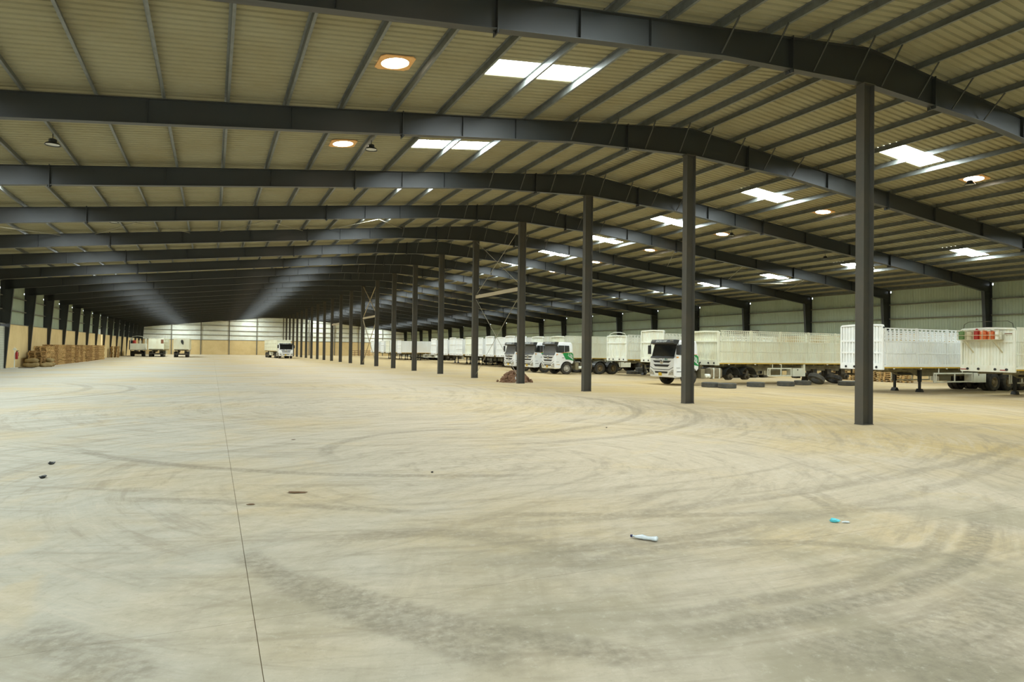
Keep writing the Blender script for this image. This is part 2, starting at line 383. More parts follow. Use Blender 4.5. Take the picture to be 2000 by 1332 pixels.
# ---- rafters
ORD = ['first', 'second', 'third', 'fourth', 'fifth', 'sixth', 'seventh', 'eighth', 'ninth', 'tenth', 'eleventh', 'twelfth', 'thirteenth', 'fourteenth', 'fifteenth', 'sixteenth', 'seventeenth', 'eighteenth', 'nineteenth', 'twentieth', 'twenty-first', 'twenty-second', 'twenty-third', 'twenty-fourth', 'twenty-fifth']
DEPTH = [(0, 1.02), (2.9, .84), (5.2, .70), (22, .68), (27, .70), (33, .80)]
def depth(off):
    off = abs(off)
    for (a, da), (b, db) in zip(DEPTH[:-1], DEPTH[1:]):
        if off <= b: return da + (db-da)*(off-a)/(b-a)
    return DEPTH[-1][1]
NOD = {s: [0, 2.9, 5.2, 11.3, 16, 22, 27, HALF[s]-.3] for s in HALF}
def zbot(off): return ztop(off) - depth(off)
SPLICE = [2.9, 11.3, 21.9]
STIFF = [7.4, 9.3, 14.6, 18.3, 25.2, 28.0]
def raf_web(mb):
    for s in (-1, 1):
        for a, b in zip(NOD[s][:-1], NOD[s][1:]):
            mb.prism([(s*a, zbot(a)), (s*b, zbot(b)), (s*b, ztop(b)), (s*a, ztop(a))], -.006, .006, 'y')
def raf_flange(mb, top):
    for s in (-1, 1):
        for a, b in zip(NOD[s][:-1], NOD[s][1:]):
            za, zb = (ztop(a), ztop(b)) if top else (zbot(a), zbot(b)); t = -.016 if top else .016
            mb.prism([(s*a, za), (s*b, zb), (s*b, zb+t), (s*a, za+t)], -.115, .115, 'y')
def plate_at(mb, o_, over, w):
    z0, z1 = zbot(o_)-over, ztop(o_)+over*.4
    mb.box(-.014, .014, -w, w, z0, z1)
    if over: mb.prism([(-.014-.0, z0), (.014, z0), (.09, z0+over+.02), (-.09, z0+over+.02)], -.008, .008, 'y').prism([(-.014, z1), (.014, z1), (.07, z1-over*.4), (-.07, z1-over*.4)], -.008, .008, 'y')
for n in FRAMES:
    vis = n >= -1
    r = empty('roof_beam', (XC, fy(n), 0))
    tag(r, f'{ORD[n+1]} dark steel roof beam spanning the hall, counted from the camera' if vis else 'dark steel roof beam behind the camera over the near wall', 'roof beam', 'roof beams across the hall', 'structure')
    part('web', 'raf_web', raf_web, M['rafter'], r); part('top_flange', 'raf_top', lambda m: raf_flange(m, True), M['rafter'], r)
    part('bottom_flange', 'raf_bot', lambda m: raf_flange(m, False), M['rafter'], r)
    for s in (-1, 1):
        for o_ in SPLICE: part('splice_plate', ('spl', o_), lambda m, o_=o_: plate_at(m, o_, .09, .13), M['rafter'], r, (s*o_, 0, 0))
        for o_ in STIFF: part('stiffener', ('stf', o_), lambda m, o_=o_: m.box(-.006, .006, -.108, .108, zbot(o_)+.017, ztop(o_)-.017), M['rafter'], r, (s*o_, 0, 0))
        if n < 9:
            for o_ in OFFS[:4]:
                for d in (-1, 1): part('fly_brace', ('fly', o_, d, s), lambda m, o_=o_, d=d: m.bar((0, d*.09, zbot(o_)+.06), (0, d*.72, ztop(o_)+.02), .045, .02), M['rafter'], r, (s*o_, 0, 0))

# ---- ridge columns (open H sections)
HC = zbot(0) - .02
def h_section(mb, z0, z1, d=.41, w=.257, t=.016, tw=.012):
    for s in (-1, 1): mb.box(min(s*d/2, s*(d/2-t)), max(s*d/2, s*(d/2-t)), -w/2, w/2, z0, z1)
    mb.box(-d/2+t, d/2-t, -tw/2, tw/2, z0, z1)
for n in range(-1, NF):
    c = empty('ridge_column', (XC, fy(n), 0))
    nm = f'{ORD[n]} freestanding dark steel column of the ridge row, counted from the camera' if n >= 0 else 'freestanding dark steel ridge column beside the camera'
    tag(c, nm, 'column', 'ridge row columns', 'structure')
    part('shaft', 'col_shaft', lambda m: h_section(m, .02, HC), M['column'], c)
    part('base_plate', 'col_base', lambda m: m.box(-.215, .215, -.14, .14, .0, .02), M['column'], c)
    part('cap_plate', 'col_cap', lambda m: m.box(-.24, .24, -.16, .16, HC, HC+.02), M['column'], c)

# ---- tapered wall columns on both sides
def wall_col(s, web):
    # s=+1: stands at the left wall and widens towards the hall
    def f(mb):
        d0, d1 = .42, .88; H_ = HALF[-s]; ZW = ztop(H_); zt = zbot(H_-.9)
        if web == 'web': mb.prism([(0, .02), (s*d0, .02), (s*d1, zt), (s*d1, ztop(H_-.9)), (0, ZW)], -.006, .006, 'y')
        elif web == 'inner': mb.prism([(s*d0, .02), (s*d1, zt), (s*(d1-.016), zt), (s*(d0-.016), .02)], -.11, .11, 'y')
        else: mb.box(min(0, s*.016), max(0, s*.016), -.11, .11, .02, ZW)
    return f
for side, s, x in (('left', 1, XL-WT+.02), ('right', -1, XR+WT-.02)):
    for n in range(-1, NF+1):
        c = empty('wall_column', (x, fy(n)-(.15 if n == NF else 0), 0))
        k = n - (7 if side == 'left' else 2)
        if k >= 0: lb = f'{ORD[k]} tapered dark column in view along the {side} side wall, from the camera end'
        else: lb = f'tapered dark column of the {side} side wall, {["", "next before the first in view","two before the first in view","three before the first in view","four before the first in view","five before the first in view","six before the first in view","seven before the first in view","eight before the first in view"][-k]}'
        tag(c, lb, 'column', f'{side} wall columns', 'structure')
        part('web', ('wc', s, 'w'), wall_col(s, 'web'), M['rafter'], c); part('inner_flange', ('wc', s, 'i'), wall_col(s, 'inner'), M['rafter'], c)
        part('outer_flange', ('wc', s, 'o'), wall_col(s, 'outer'), M['rafter'], c)
        part('base_plate', ('wc', s, 'b'), lambda m: m.box(min(-.02*s, .46*s), max(-.02*s, .46*s), -.14, .14, 0, .02), M['column'], c)

# ---- side walls: masonry below, corrugated sheet above, girts between the columns
ZM = 3.58
def wall_sheet_mesh(L, z0, z1, face, material, pitch=.20, h=.025):
    """ribbed sheet standing in the plane x=0 from y=0 to L; ribs towards the hall (sign face)"""
    mb = MB(); y = 0; pr = [(0, 0)]
    while y < L - 1e-6:
        pr += [(min(y+.13, L), 0), (min(y+.15, L), h), (min(y+.18, L), h), (min(y+.20, L), 0)]; y += pitch
    q = [pr[0]]
    for p in pr[1:]:
        if p[0]-q[-1][0] > 1e-5: q.append(p)
    for (ya, ha), (yb, hb) in zip(q[:-1], q[1:]):
        mb.add([(face*ha, ya, z0), (face*hb, yb, z0), (face*hb, yb, z1), (face*ha, ya, z1)], [(0, 1, 2, 3)])
    me = bpy.data.meshes.new('wall_sheet'); me.from_pydata(mb.v, [], mb.f); me.materials.append(material); return me
GIRTS = [4.76, 5.87]
BLOCK_BAY = 6                                   # bay of bare blockwork at the left edge of the picture
GAP_BAY = 13                                    # bay with the door ajar
for side, s, x in (('left', 1, XL-WT), ('right', -1, XR+WT)):
    ZTOPW = zs(HALF[-s]) + .02
    w = tag(empty(f'wall_{side}'), kind='structure')
    mp = MB().box(.0, WT, .0, BAY, 0, ZM) if s > 0 else MB().box(-WT, 0, 0, BAY, 0, ZM)
    mpm = mp.mesh('masonry_panel', M['masonry'])
    z_gap = 6.42 if s > 0 else 6.86
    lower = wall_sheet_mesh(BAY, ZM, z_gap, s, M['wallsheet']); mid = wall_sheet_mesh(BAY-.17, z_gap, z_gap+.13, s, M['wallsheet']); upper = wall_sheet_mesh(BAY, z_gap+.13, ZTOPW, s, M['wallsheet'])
    girt = MB().box(min(.03*s, .2*s), max(.03*s, .2*s), .12, BAY-.12, 0, .07).mesh('girt', M['girt'])
    sill = MB().box(min(.02*s, (WT+.03)*s), max(.02*s, (WT+.03)*s), .0, BAY, 0, .05).mesh('masonry_coping', M['girt'])
    eave = MB().box(min(.03*s, .2*s), max(.03*s, .2*s), .12, BAY-.12, 0, .08).mesh('eave_strut', M['girt'])
    for n in FRAMES[:-1]:
        y = fy(n)
        gap = side == 'left' and n == GAP_BAY
        if gap:
            ya = 116.85 - y
            for a, b in ((0, ya-.9), (ya+.30, BAY)): ob('masonry_panel', MB().box(0, WT, a, b, 0, ZM).mesh('masonry_panel', M['masonry']), w, (x, y, 0))
            ob('wall_sheet', wall_sheet_mesh(ya-.9, ZM, z_gap, s, M['wallsheet']), w, (x, y, 0)); ob('wall_sheet', wall_sheet_mesh(BAY-ya-.30, ZM, z_gap, s, M['wallsheet']), w, (x, y+ya+.30, 0))
            ob('wall_sheet', wall_sheet_mesh(1.2, 4.45, z_gap, s, M['wallsheet']), w, (x, y+ya-.9, 0))
        elif side == 'left' and n == BLOCK_BAY:
            bl = {}
            for c in range(18):
                yy = 0.0; off = .2 if c % 2 else 0
                ys_ = [0] + [BAY-3.2 + off + .4*i for i in range(9) if BAY-3.2 + off + .4*i < BAY-.05] + [BAY]
                for a, b in zip(ys_[:-1], ys_[1:]):
                    k = (round(b-a, 3))
                    if k not in bl: bl[k] = MB().box(WT-.2, WT, .006, k-.006, .006, .182).mesh('concrete_block', M['block'])
                    ob('concrete_block', bl[k], w, (x, y+a, c*.188))
            ob('mortar_core', MB().box(-.02, WT-.015, 0, BAY, 0, 3.38).mesh('mortar_core', M['girt']), w, (x, y, 0))
            ob('wall_sheet', lower, w, (x, y, 0))
        else:
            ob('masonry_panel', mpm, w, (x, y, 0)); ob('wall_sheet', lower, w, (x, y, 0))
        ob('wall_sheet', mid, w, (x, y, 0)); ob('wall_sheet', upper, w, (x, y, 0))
        for g in GIRTS:
            if not (gap and g < 4.4): ob('girt', girt, w, (x, y, g))
        if not gap: ob('masonry_coping', sill, w, (x, y, ZM))
        ob('eave_strut', eave, w, (x, y, ZTOPW-.28))
# door leaf ajar in the left wall
d = tag(empty('door_1', (XL-WT, 116.85-.9, 0)), kind='structure')
ob('door_leaf', MB().box(.02, .07, .02, .84, .05, 4.4).mesh('door_leaf', M['sheetwhite']), d); ob('door_frame', MB().box(0, .1, 1.16, 1.2, 0, 4.4).box(0, .1, 0, 1.2, 4.4, 4.48).mesh('door_frame', M['girt']), d)
# framed doors high in the right wall behind the trailers
for i, yy in enumerate((48.6, 87.0), 2):
    d = tag(empty(f'door_{i}', (XR, yy, 0)), kind='structure')
    ob('door_frame', MB().box(-.1, 0, 0, .18, 0, 4.1).box(-.1, 0, 4.0, 4.18, 0, 4.1).box(-.12, 0, -.1, 4.28, 3.9, 4.2).mesh('door_frame', M['girt']), d)
    ob('shutter', MB().box(-.04, 0, .18, 4.0, 0, 3.9).mesh('shutter', M['sheetwhite']), d)

# ---- far wall with posts and girts
w = tag(empty('wall_far'), kind='structure')
NP = 10; PX = [XL+(XC-XL)/5*i for i in range(5)] + [XC+(XR-XC)/5*i for i in range(6)]; PW = [b-a for a, b in zip(PX[:-1], PX[1:])]
for i in range(NP):
    xa = PX[i]
    ob('masonry_panel', MB().box(0, PW[i], 0, .22, 0, ZM).mesh('masonry_panel', M['masonry']), w, (xa, YE, 0))
    mb = MB(); q = [(0, 0)]; t = 0
    P_ = PW[i]
    while t < P_-1e-6: q += [(min(t+.13, P_), 0), (min(t+.15, P_), -.025), (min(t+.18, P_), -.025), (min(t+.2, P_), 0)]; t += .2
    q = [q[0]] + [b for a, b in zip(q[:-1], q[1:]) if b[0]-a[0] > 1e-5]
    for (a, ha), (b, hb) in zip(q[:-1], q[1:]):
        mb.add([(a, ha, ZM), (b, hb, ZM), (b, hb, zs(xa+b-XC)+.0), (a, ha, zs(xa+a-XC)+.0)], [(0, 1, 2, 3)])
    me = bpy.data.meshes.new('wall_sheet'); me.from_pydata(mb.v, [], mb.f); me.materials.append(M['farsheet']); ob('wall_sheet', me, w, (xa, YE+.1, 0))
    for g in [3.55, 4.74, 5.85, 7.12, 8.3, 9.4]:
        if g < min(zs(xa-XC), zs(xa+P_-XC)) - .25: ob('girt', MB().box(.1, P_-.1, -.16, 0, 0, .1).mesh('girt', M['girt']), w, (xa, YE+.08, g))
for i in range(1, NP):
    if i == NP//2: continue
    c = tag(empty('end_post', (PX[i], YE-.06, 0)), f'{ORD[i-1]} steel post of the far end wall, from the left', 'post', 'end wall posts', 'structure')
    hh = zbot(PX[i]-XC)-.01
    part('shaft', ('post', i), lambda m, hh=hh: [m.box(-.1, .1, -.15, -.138, .0, hh), m.box(-.006, .006, -.138, .06, 0, hh), m.box(-.1, .1, .048, .06, 0, hh)][0], M['girt'], c)
c = tag(empty('end_post', (XC, YE-.06, 0)), 'steel post of the far end wall under the ridge', 'post', 'end wall posts', 'structure')
part('shaft', 'postridge', lambda m: m.box(-.13, .13, -.15, .06, 0, zbot(0)-.01), M['girt'], c)
# ---- near wall behind the camera, with a wide open doorway
w = tag(empty('wall_near'), kind='structure')
DX0, DX1, DZ = -2.6, 3.2, 4.6
def near(x0, x1, z0):
    pts = [(x0, z0), (x1, z0), (x1, zs(x1-XC)+.02)] + ([(XC, zs(0)+.02)] if x0 < XC < x1 else []) + [(x0, zs(x0-XC)+.02)]
    ob('wall_sheet', MB().prism(pts, YN-.1, YN, 'y').mesh('wall_sheet', M['wallsheet']), w)
near(XL-WT, DX0, 0); near(DX0, DX1, DZ); near(DX1, XR+WT, 0)

# ---- bracing between ridge columns and under the roof
def bracing(n0, z_strut, mt, kind):
    a, b = fy(n0)+.14, fy(n0+1)-.14
    o = tag(empty('column_bracing', (XC, fy(n0), 0)), kind, 'bracing', 'bracing between ridge columns')
    s = o
    part('strut', ('strut', n0), lambda m: m.bar((0, .14, z_strut), (0, BAY-.14, z_strut), .1, .22), M['brace'], s)
    r = .02 if mt == 'rod' else .07
    for p, q in (((0, .14, .25), (0, BAY-.14, z_strut-.2)), ((.05, .14, z_strut-.2), (.05, BAY-.14, .25)), ((0, .14, z_strut+.2), (0, BAY-.14, HC-.1)), ((.05, .14, HC-.1), (.05, BAY-.14, z_strut+.2))):
        ob('diagonal', MB().bar(p, q, r).mesh('diagonal', M['rod'] if mt == 'rod' else M['brace']), s)
bracing(3, 5.62, 'rod', 'tan strut and crossed rods between the fourth and fifth ridge columns')
bracing(8, 5.6, 'angle', 'tan strut and crossed steel angles between the ninth and tenth ridge columns')
o = tag(empty('column_strut', (XC, fy(11), 0)), 'tan steel strut between the twelfth and thirteenth ridge columns', 'strut')
part('strut', 'strut11', lambda m: m.bar((0, .14, 5.5), (0, BAY-.14, 5.5), .1, .25), M['brace'], o)
CROSS = [(5.3, 10), (11.6, 16.3), (17.9, 22.6), (24.2, 29)]
WHERE = ['beside the ridge', 'second out from the ridge', 'third out from the ridge', 'next to the side wall']
for s in (-1, 1):
    for i, (a, b) in enumerate(CROSS):
        o = tag(empty('roof_bracing', (XC, fy(3), 0)), f'crossed thin rods under the {"left" if s < 0 else "right"} roof slope, {WHERE[i]}', 'bracing', 'crossed roof rods')
        for p, q in (((s*a, .1, ztop(a)-.06), (s*b, BAY-.1, ztop(b)-.06)), ((s*b, .1, ztop(b)-.09), (s*a, BAY-.1, ztop(a)-.09))):
            ob('rod', MB().bar(p, q, .03).mesh('rod', M['rod']), o)
# thin slack tie ropes near the right wall
# ---- roof ventilators: square base board and a round throat full of daylight
def vent(n, s):
    x = 12.4*s; z = zs(12.4)-.012; a = math.atan(SL)*s
    v = empty('roof_ventilator', (XC+x, fy(n)+(4.15 if s < 0 else 4.38), z)); v.rotation_euler = (0, a, 0)
    lab = f'round daylit roof ventilator of the {"left" if s < 0 else "right"} slope, {ORD[n] if n >= 0 else "overhead"} bay from the camera'
    tag(v, lab, 'roof vent', 'roof ventilators')
    part('base_board', 'vent_base_glow', lambda m: m.lathe([(.37, -.03), (.40, -.03), (.40, -.02), (.37, -.02)], 24, close=True).add(*ring_square()), M['ventbase'], v)
    part('throat', 'vent_throat', lambda m: m.lathe([(.36, -.035), (.375, -.035), (.375, .0), (.36, .0)], 28, close=True), M['ventbase'], v)
    part('daylight_disc', 'vent_disc', lambda m: m.add([(.36*math.cos(2*PI*k/20), .36*math.sin(2*PI*k/20), -.026) for k in range(20)], [tuple(range(20))]), M['ventlight'], v, label='bright round throat')
def ring_square():
    vs, fs, n = [], [], 24
    for k in range(n):
        a = 2*PI*(k+.5)/n; c, s_ = math.cos(a), math.sin(a); r = .46/max(abs(c), abs(s_))
        vs += [(.38*c, .38*s_, -.025), (r*c, r*s_, -.025), (r*c, r*s_, -.005), (.38*c, .38*s_, -.005)]
    for k in range(n):
        j = (k+1) % n; b, d_ = 4*k, 4*j
        fs += [(b, b+1, d_+1, d_), (b+1, b+2, d_+2, d_+1), (b+2, b+3, d_+3, d_+2), (b+3, b, d_, d_+3)]
    return vs, fs
for n in range(-1, NF):
    for s in (-1, 1):
        if (n, s) != (2, -1): vent(n, s)
# ---- hanging high-bay lamps
def lamp(x, y, label):
    z = ztop(x-XC)
    l = tag(empty('highbay_lamp', (x, y, z)), label, 'lamp', 'high-bay lamps under the roof')
    part('hook_rod', 'hb_rod', lambda m: m.tube([(0, 0, 0), (0, 0, -.16)], .012), M['black'], l)
    part('housing', 'hb_house', lambda m: m.lathe([(.001, -.16), (.09, -.16), (.11, -.18), (.11, -.26), (.17, -.28), (.22, -.34), (.215, -.345), (.16, -.30), (.001, -.29)], 18), M['black'], l, smooth=40)
    part('lens', 'hb_lens', lambda m: m.lathe([(.001, -.325), (.18, -.325), (.18, -.318), (.001, -.318)], 18), M['lampglass'], l)
ob_l = [(OFFS[13], -1, 23.75, 'black high-bay lamp under the left slope beside the second roof beam'), (OFFS[7], -1, 23.2, 'black high-bay lamp next to the second left ventilator'),
        (OFFS[13], -1, 37.4, 'black high-bay lamp under the left slope behind the fourth roof beam'), (OFFS[7], 1, 16.75, 'black high-bay lamp beside the nearest right ventilator'),
        (OFFS[7], 1, 30.4, 'black high-bay lamp beside the third right ventilator'), (OFFS[12], 1, 30.4, 'black high-bay lamp far down the right slope near the outer skylights')]
for o_, s, y, lb in ob_l: lamp(XC+s*o_, y, lb)

# ================================================================== VEHICLES
def tyre_prof(R, wd, rim):
    h = wd/2
    return [(rim, -h*.85), (rim+.05, -h), (R-.10, -h), (R-.03, -h*.93), (R, -h*.80), (R, -h*.30), (R-.012, -h*.28), (R-.012, -h*.22), (R, -h*.20), (R, h*.20), (R-.012, h*.22), (R-.012, h*.28), (R, h*.30), (R, h*.80), (R-.03, h*.93), (R-.10, h), (rim+.05, h), (rim, h*.85)]
def wheel(parent, x, y, side, dual=False, rimmat='rim', R=.50):
    """side=-1: outer face looks towards -y"""
    wd = .58 if dual else .30
    def tf(m):
        if dual:
            for c in (-.15, .15): m.lathe(tyre_prof(R, .27, .28), 28, 'y', (0, c, 0), True)
        else: m.lathe(tyre_prof(R, .30, .28), 28, 'y', (0, 0, 0), True)
    w = part('wheel', ('tyre', dual, R), tf, M['rubber'], parent, (x, y, R), smooth=35)
    def rf(m):
        if dual: pr = [(.285, -.27), (.27, -.27), (.235, -.10), (.13, -.08), (.12, -.22), (.05, -.24), (.001, -.24)]
        else: pr = [(.285, -.14), (.265, -.14), (.24, -.02), (.20, -.08), (.13, -.09), (.12, -.15), (.07, -.17), (.001, -.17)]
        m.lathe([(r, -side*0 + h) for r, h in pr], 24, 'y')
        zz = pr[3][1] if dual else -.085
        for k in range(10):
            a = 2*PI*k/10; cx, cz = .165*math.cos(a), .165*math.sin(a)
            m.box(cx-.014, cx+.014, zz-.05, zz, cz-.014, cz+.014)
    part('rim', ('rim', dual), rf, M[rimmat], w, rot=(0, 0, 0 if side < 0 else PI), smooth=35)
    part('brake_drum', ('drum', dual), lambda m: m.lathe([(.001, .16), (.2, .16), (.2, -.05), (.001, -.05)], 16, 'y'), M['chassis'], w, rot=(0, 0, 0 if side < 0 else PI))
    return w

def cab_mesh(key_mat):
    Wd = 1.17
    arc = [(1.17 + .60*math.cos(a), .50 + .60*math.sin(a)) for a in [PI - .03 - i*(PI-.70)/8 for i in range(9)]]
    prof = [(.02, .56), (-.02, .66), (-.03, .95), (.0, 1.30), (.03, 1.62), (.10, 1.70), (.30, 2.44), (.37, 2.56), (.52, 2.64), (.8, 2.67), (1.50, 2.66), (1.64, 2.60), (1.70, 2.46), (1.76, 1.6), (1.80, 1.05)] + list(reversed(arc)) + [(.56, .53)]
    bm = bmesh.new()
    vs = [bm.verts.new((x, -Wd, z)) for x, z in prof]; f = bm.faces.new(vs)
    r = bmesh.ops.extrude_face_region(bm, geom=[f]); vv = [g for g in r['geom'] if isinstance(g, bmesh.types.BMVert)]
    bmesh.ops.translate(bm, verts=vv, vec=(0, 2*Wd, 0)); bmesh.ops.recalc_face_normals(bm, faces=bm.faces)
    ed = [e for e in bm.edges if abs(abs(e.verts[0].co.y)-Wd) < 1e-4 and abs(e.verts[0].co.y-e.verts[1].co.y) < 1e-4 and max(v.co.z for v in e.verts) > .6 and min(v.co.x for v in e.verts) < 1.9 and not (min(v.co.x for v in e.verts) > .55 and max(v.co.z for v in e.verts) < 1.12)]
    bmesh.ops.bevel(bm, geom=ed, offset=.06, segments=3, profile=.5, affect='EDGES')
    # pull the upper cab in a little
    for v in bm.verts:
        if v.co.z > 1.65: v.co.y *= 1 - .05*(v.co.z-1.65)
    me = bpy.data.meshes.new('cab_shell'); bm.to_mesh(me); bm.free(); me.materials.append(key_mat)
    for p in me.polygons: p.use_smooth = True
    me.set_sharp_from_angle(angle=math.radians(32)); return me
def font(name, body, size, loc, parent, m, rot=(PI/2, 0, -PI/2), extrude=.004, sx=1.0, shear=0, align='CENTER'):
    k = ('font', body, size, m.name, shear, align)
    if k not in CACHE:
        c = bpy.data.curves.new(name, 'FONT'); c.body = body; c.size = size; c.extrude = extrude; c.align_x = align; c.align_y = 'CENTER'; c.shear = shear
        tmp = bpy.data.objects.new(name, c); me = bpy.data.meshes.new_from_object(tmp); bpy.data.objects.remove(tmp); bpy.data.curves.remove(c)
        me.materials.clear(); me.materials.append(m); CACHE[k] = me
    o = ob(name, CACHE[k], parent, loc, rot); o.scale = (sx, 1, 1); return o
def tractor(loc, rz, label, number=None, glass='glass', rim='rimwhite', leaf=True, yellow_bumper=False, rear=True):
    t = tag(empty('tractor_truck', loc, rz), label, 'truck', 'white tractor trucks')
    CB = M['cab']
    part('cab_shell', 'cab', lambda m: cab_mesh(CB), CB, t)
    part('windscreen', 'ws', lambda m: m.prism([(.075, 1.66), (.285, 2.42), (.272, 2.425), (.06, 1.665)], -1.06, 1.06, 'y'), M[glass], t)
    part('windscreen_base', 'wsb', lambda m: m.prism([(-.0, 1.59), (.07, 1.68), (.04, 1.70), (-.012, 1.62)], -1.10, 1.10, 'y'), M['black'], t)
    for y in (-.45, .35):
        part('wiper', 'wiper', lambda m: m.bar((.045, -.3, 1.70), (.06, .32, 1.74), .02), M['black'], t, (-.002, y, 0))
    v = part('sun_visor', 'visor', lambda m: m.prism([(.22, 2.40), (.02, 2.46), (.0, 2.52), (.10, 2.70), (.42, 2.68), (.36, 2.50)], -1.10, 1.10, 'y'), M['visor'], t)
    font('visor_lettering', 'SENORA LEAF', .17, (.036, .12, 2.60), v, M['letters'], rot=(PI/2-.45, 0, -PI/2), sx=1.0, shear=.2)
    for y in (-.86, .86): part('marker_lamp', 'marker', lambda m: m.box(-.02, .03, -.13, .13, -.03, .03), M['lampglass'], v, (.05, y, 2.63))
    # bars of the grille, headlamps, emblem, plate
    for z0, z1, w0, w1 in ((1.33, 1.45, .66, .88), (1.09, 1.22, .60, .76), (.905, .94, .70, .78), (.70, .81, .56, .60)):
        part('grille_bar', ('grille', z0), lambda m, z0=z0, z1=z1, w0=w0, w1=w1: m.prism([(-w0, z0), (w0, z0), (w1, z1), (-w1, z1)], -.012, .03, 'x'), M['black'], t, (-.035 if z0 < 1 else -.022 if z0 < 1.2 else .002, 0, 0))
    for s in (-1, 1):
        part('trim_line', ('trimline', s), lambda m, s=s: m.bar((0, s*.72, .92), (.02, s*1.10, 1.08), .02, .03), M['black'], t, (-.032, 0, 0))
        h = part('headlamp', ('headlamp', s), lambda m, s=s: m.prism([(s*.68, .60), (s*1.12, .62), (s*1.14, .93), (s*.98, .90), (s*.74, .74)], -.02, .06, 'x'), M['lampglass'], t, (-.028, 0, 0))
        part('reflector', ('refl', s), lambda m, s=s: m.lathe([(.001, -.03), (.055, -.028), (.065, -.015)], 12, 'x', (0, s*.86, .70)).lathe([(.001, -.03), (.055, -.028), (.065, -.015)], 12, 'x', (0, s*1.02, .76)), M['chrome'], h)
    e = part('emblem', 'emblem', lambda m: m.lathe([(.001, -.02), (.145, -.02), (.16, -.01), (.16, .02)], 24, 'x'), M['chrome'], t, (-.01, 0, 1.41), smooth=40)
    part('emblem_mark', 'emblem_mark', lambda m: m.box(-.03, -.018, -.10, .10, -.015, .015).box(-.03, -.018, -.02, .02, -.09, .09).prism([(-.1, .0), (-.06, .0), (-.02, .09), (-.05, .1)], -.03, -.018, 'x').prism([(.1, .0), (.06, .0), (.02, .09), (.05, .1)], -.03, -.018, 'x'), M['dark_letters'], e)
    part('number_plate', 'plate', lambda m: m.box(-.03, 0, -.14, .14, 0, .19), M['yellow' if yellow_bumper else 'plate'], t, (-.02, .1, .555))
    part('bumper_lip', 'lip', lambda m: m.prism([(-.01, .50), (.10, .46), (.5, .48), (.5, .53), (-.0, .58)], -1.12, 1.12, 'y'), M['offwhite' if yellow_bumper else 'cab'], t)
    part('bonnet_badge', 'badge', lambda m: m.box(-.01, .004, -.17, .17, 0, .035), M['dark_letters'], t, (.01, .45, 1.535))
    if number: font('number', number, .19, (.003, -.42, 1.545), t, M['teal'], sx=1.1)
    for s in (-1, 1):
        y = s*1.172
        def win(m, s=s):
            m.prism([(.20, 1.80), (.90, 1.80), (.90, 2.40), (.38, 2.40)], min(s*1.10, s*1.178), max(s*1.10, s*1.178), 'y')
        part('door_window', ('dwin', s), win, M['glass'], t)
        part('quarter_window', ('qwin', s), lambda m, s=s: m.prism([(.95, 1.84), (1.40, 1.90), (1.36, 2.39), (.95, 2.40)], min(s*1.10, s*1.176), max(s*1.10, s*1.176), 'y'), M['glass'], t)
        dr = part('door', ('door', s), lambda m, s=s: m.prism([(.14, .98), (.62, .98), (.95, 1.24), (.95, 1.76), (.16, 1.76)], min(s*1.165, s*1.178), max(s*1.165, s*1.178), 'y'), CB, t)
        part('door_handle', ('dh', s), lambda m, s=s: m.box(.70, .90, min(s*1.17, s*1.2), max(s*1.17, s*1.2), 1.36, 1.40), M['black'], dr)
        part('side_mark', ('mark', s), lambda m, s=s: m.box(.16, .42, min(s*1.17, s*1.182), max(s*1.17, s*1.182), 1.02, 1.05), M['dark_letters'], t)
        st = part('step', ('step', s), lambda m, s=s: m.prism([(.12, .52), (.54, .52), (.56, .86), (.12, .88)], min(s*1.15, s*1.19), max(s*1.15, s*1.19), 'y'), M['cab'], t)
        part('step_recess', ('stepr', s), lambda m, s=s: m.box(.18, .50, min(s*1.18, s*1.195), max(s*1.18, s*1.195), .80, .84), M['yellow' if yellow_bumper else 'black'], st)
        mr = part('mirror', ('mirror', s), lambda m, s=s: m.box(.06, .16, min(s*1.26, s*1.46), max(s*1.26, s*1.46), 1.82, 2.36), M['black'], t)
        part('mirror_arm', ('marm', s), lambda m, s=s: m.tube([(.34, s*1.10, 2.45), (.20, s*1.30, 2.46), (.12, s*1.36, 2.34)], .02), M['black'], mr)
        part('turn_lamp', ('turn', s), lambda m, s=s: m.box(.16, .30, min(s*1.17, s*1.2), max(s*1.17, s*1.2), 1.62, 1.70), M['orange'], t)
        if leaf:
            g = part('leaf_panel', ('leafp', s), lambda m, s=s: m.prism([(.72, 1.78), (1.0, 1.80), (1.62, 1.80), (1.75, 1.70), (1.79, 1.15), (1.60, 1.18), (1.35, 1.24), (1.06, 1.24), (.94, 1.44)], min(s*1.168, s*1.184), max(s*1.168, s*1.184), 'y'), M['green'], t)
            def leafw(m, s=s):
                a, b = min(s*1.18, s*1.188), max(s*1.18, s*1.188)
                m.prism([(1.74, 1.22), (1.76, 1.30), (1.42, 1.52), (1.20, 1.60), (1.38, 1.47)], a, b, 'y')
                for x0, z0 in ((1.46, 1.46), (1.58, 1.40)): m.prism([(x0, z0), (x0+.07, z0-.04), (x0+.10, z0+.10), (x0+.06, z0+.24), (x0-.01, z0+.30), (x0+.02, z0+.14)], a, b, 'y')
                m.prism([(1.30, 1.54), (1.36, 1.53), (1.38, 1.62), (1.32, 1.74), (1.28, 1.76), (1.32, 1.64)], a, b, 'y')
            part('leaf_veins', ('leafv', s), leafw, M['letters'], g)
            part('orange_stripe', ('ostripe', s), lambda m, s=s: m.prism([(.60, 1.74), (.95, 1.80), (1.66, 1.815), (1.66, 1.84), (.95, 1.83), (.60, 1.77)], min(s*1.168, s*1.186), max(s*1.168, s*1.186), 'y'), M['orange'], t)
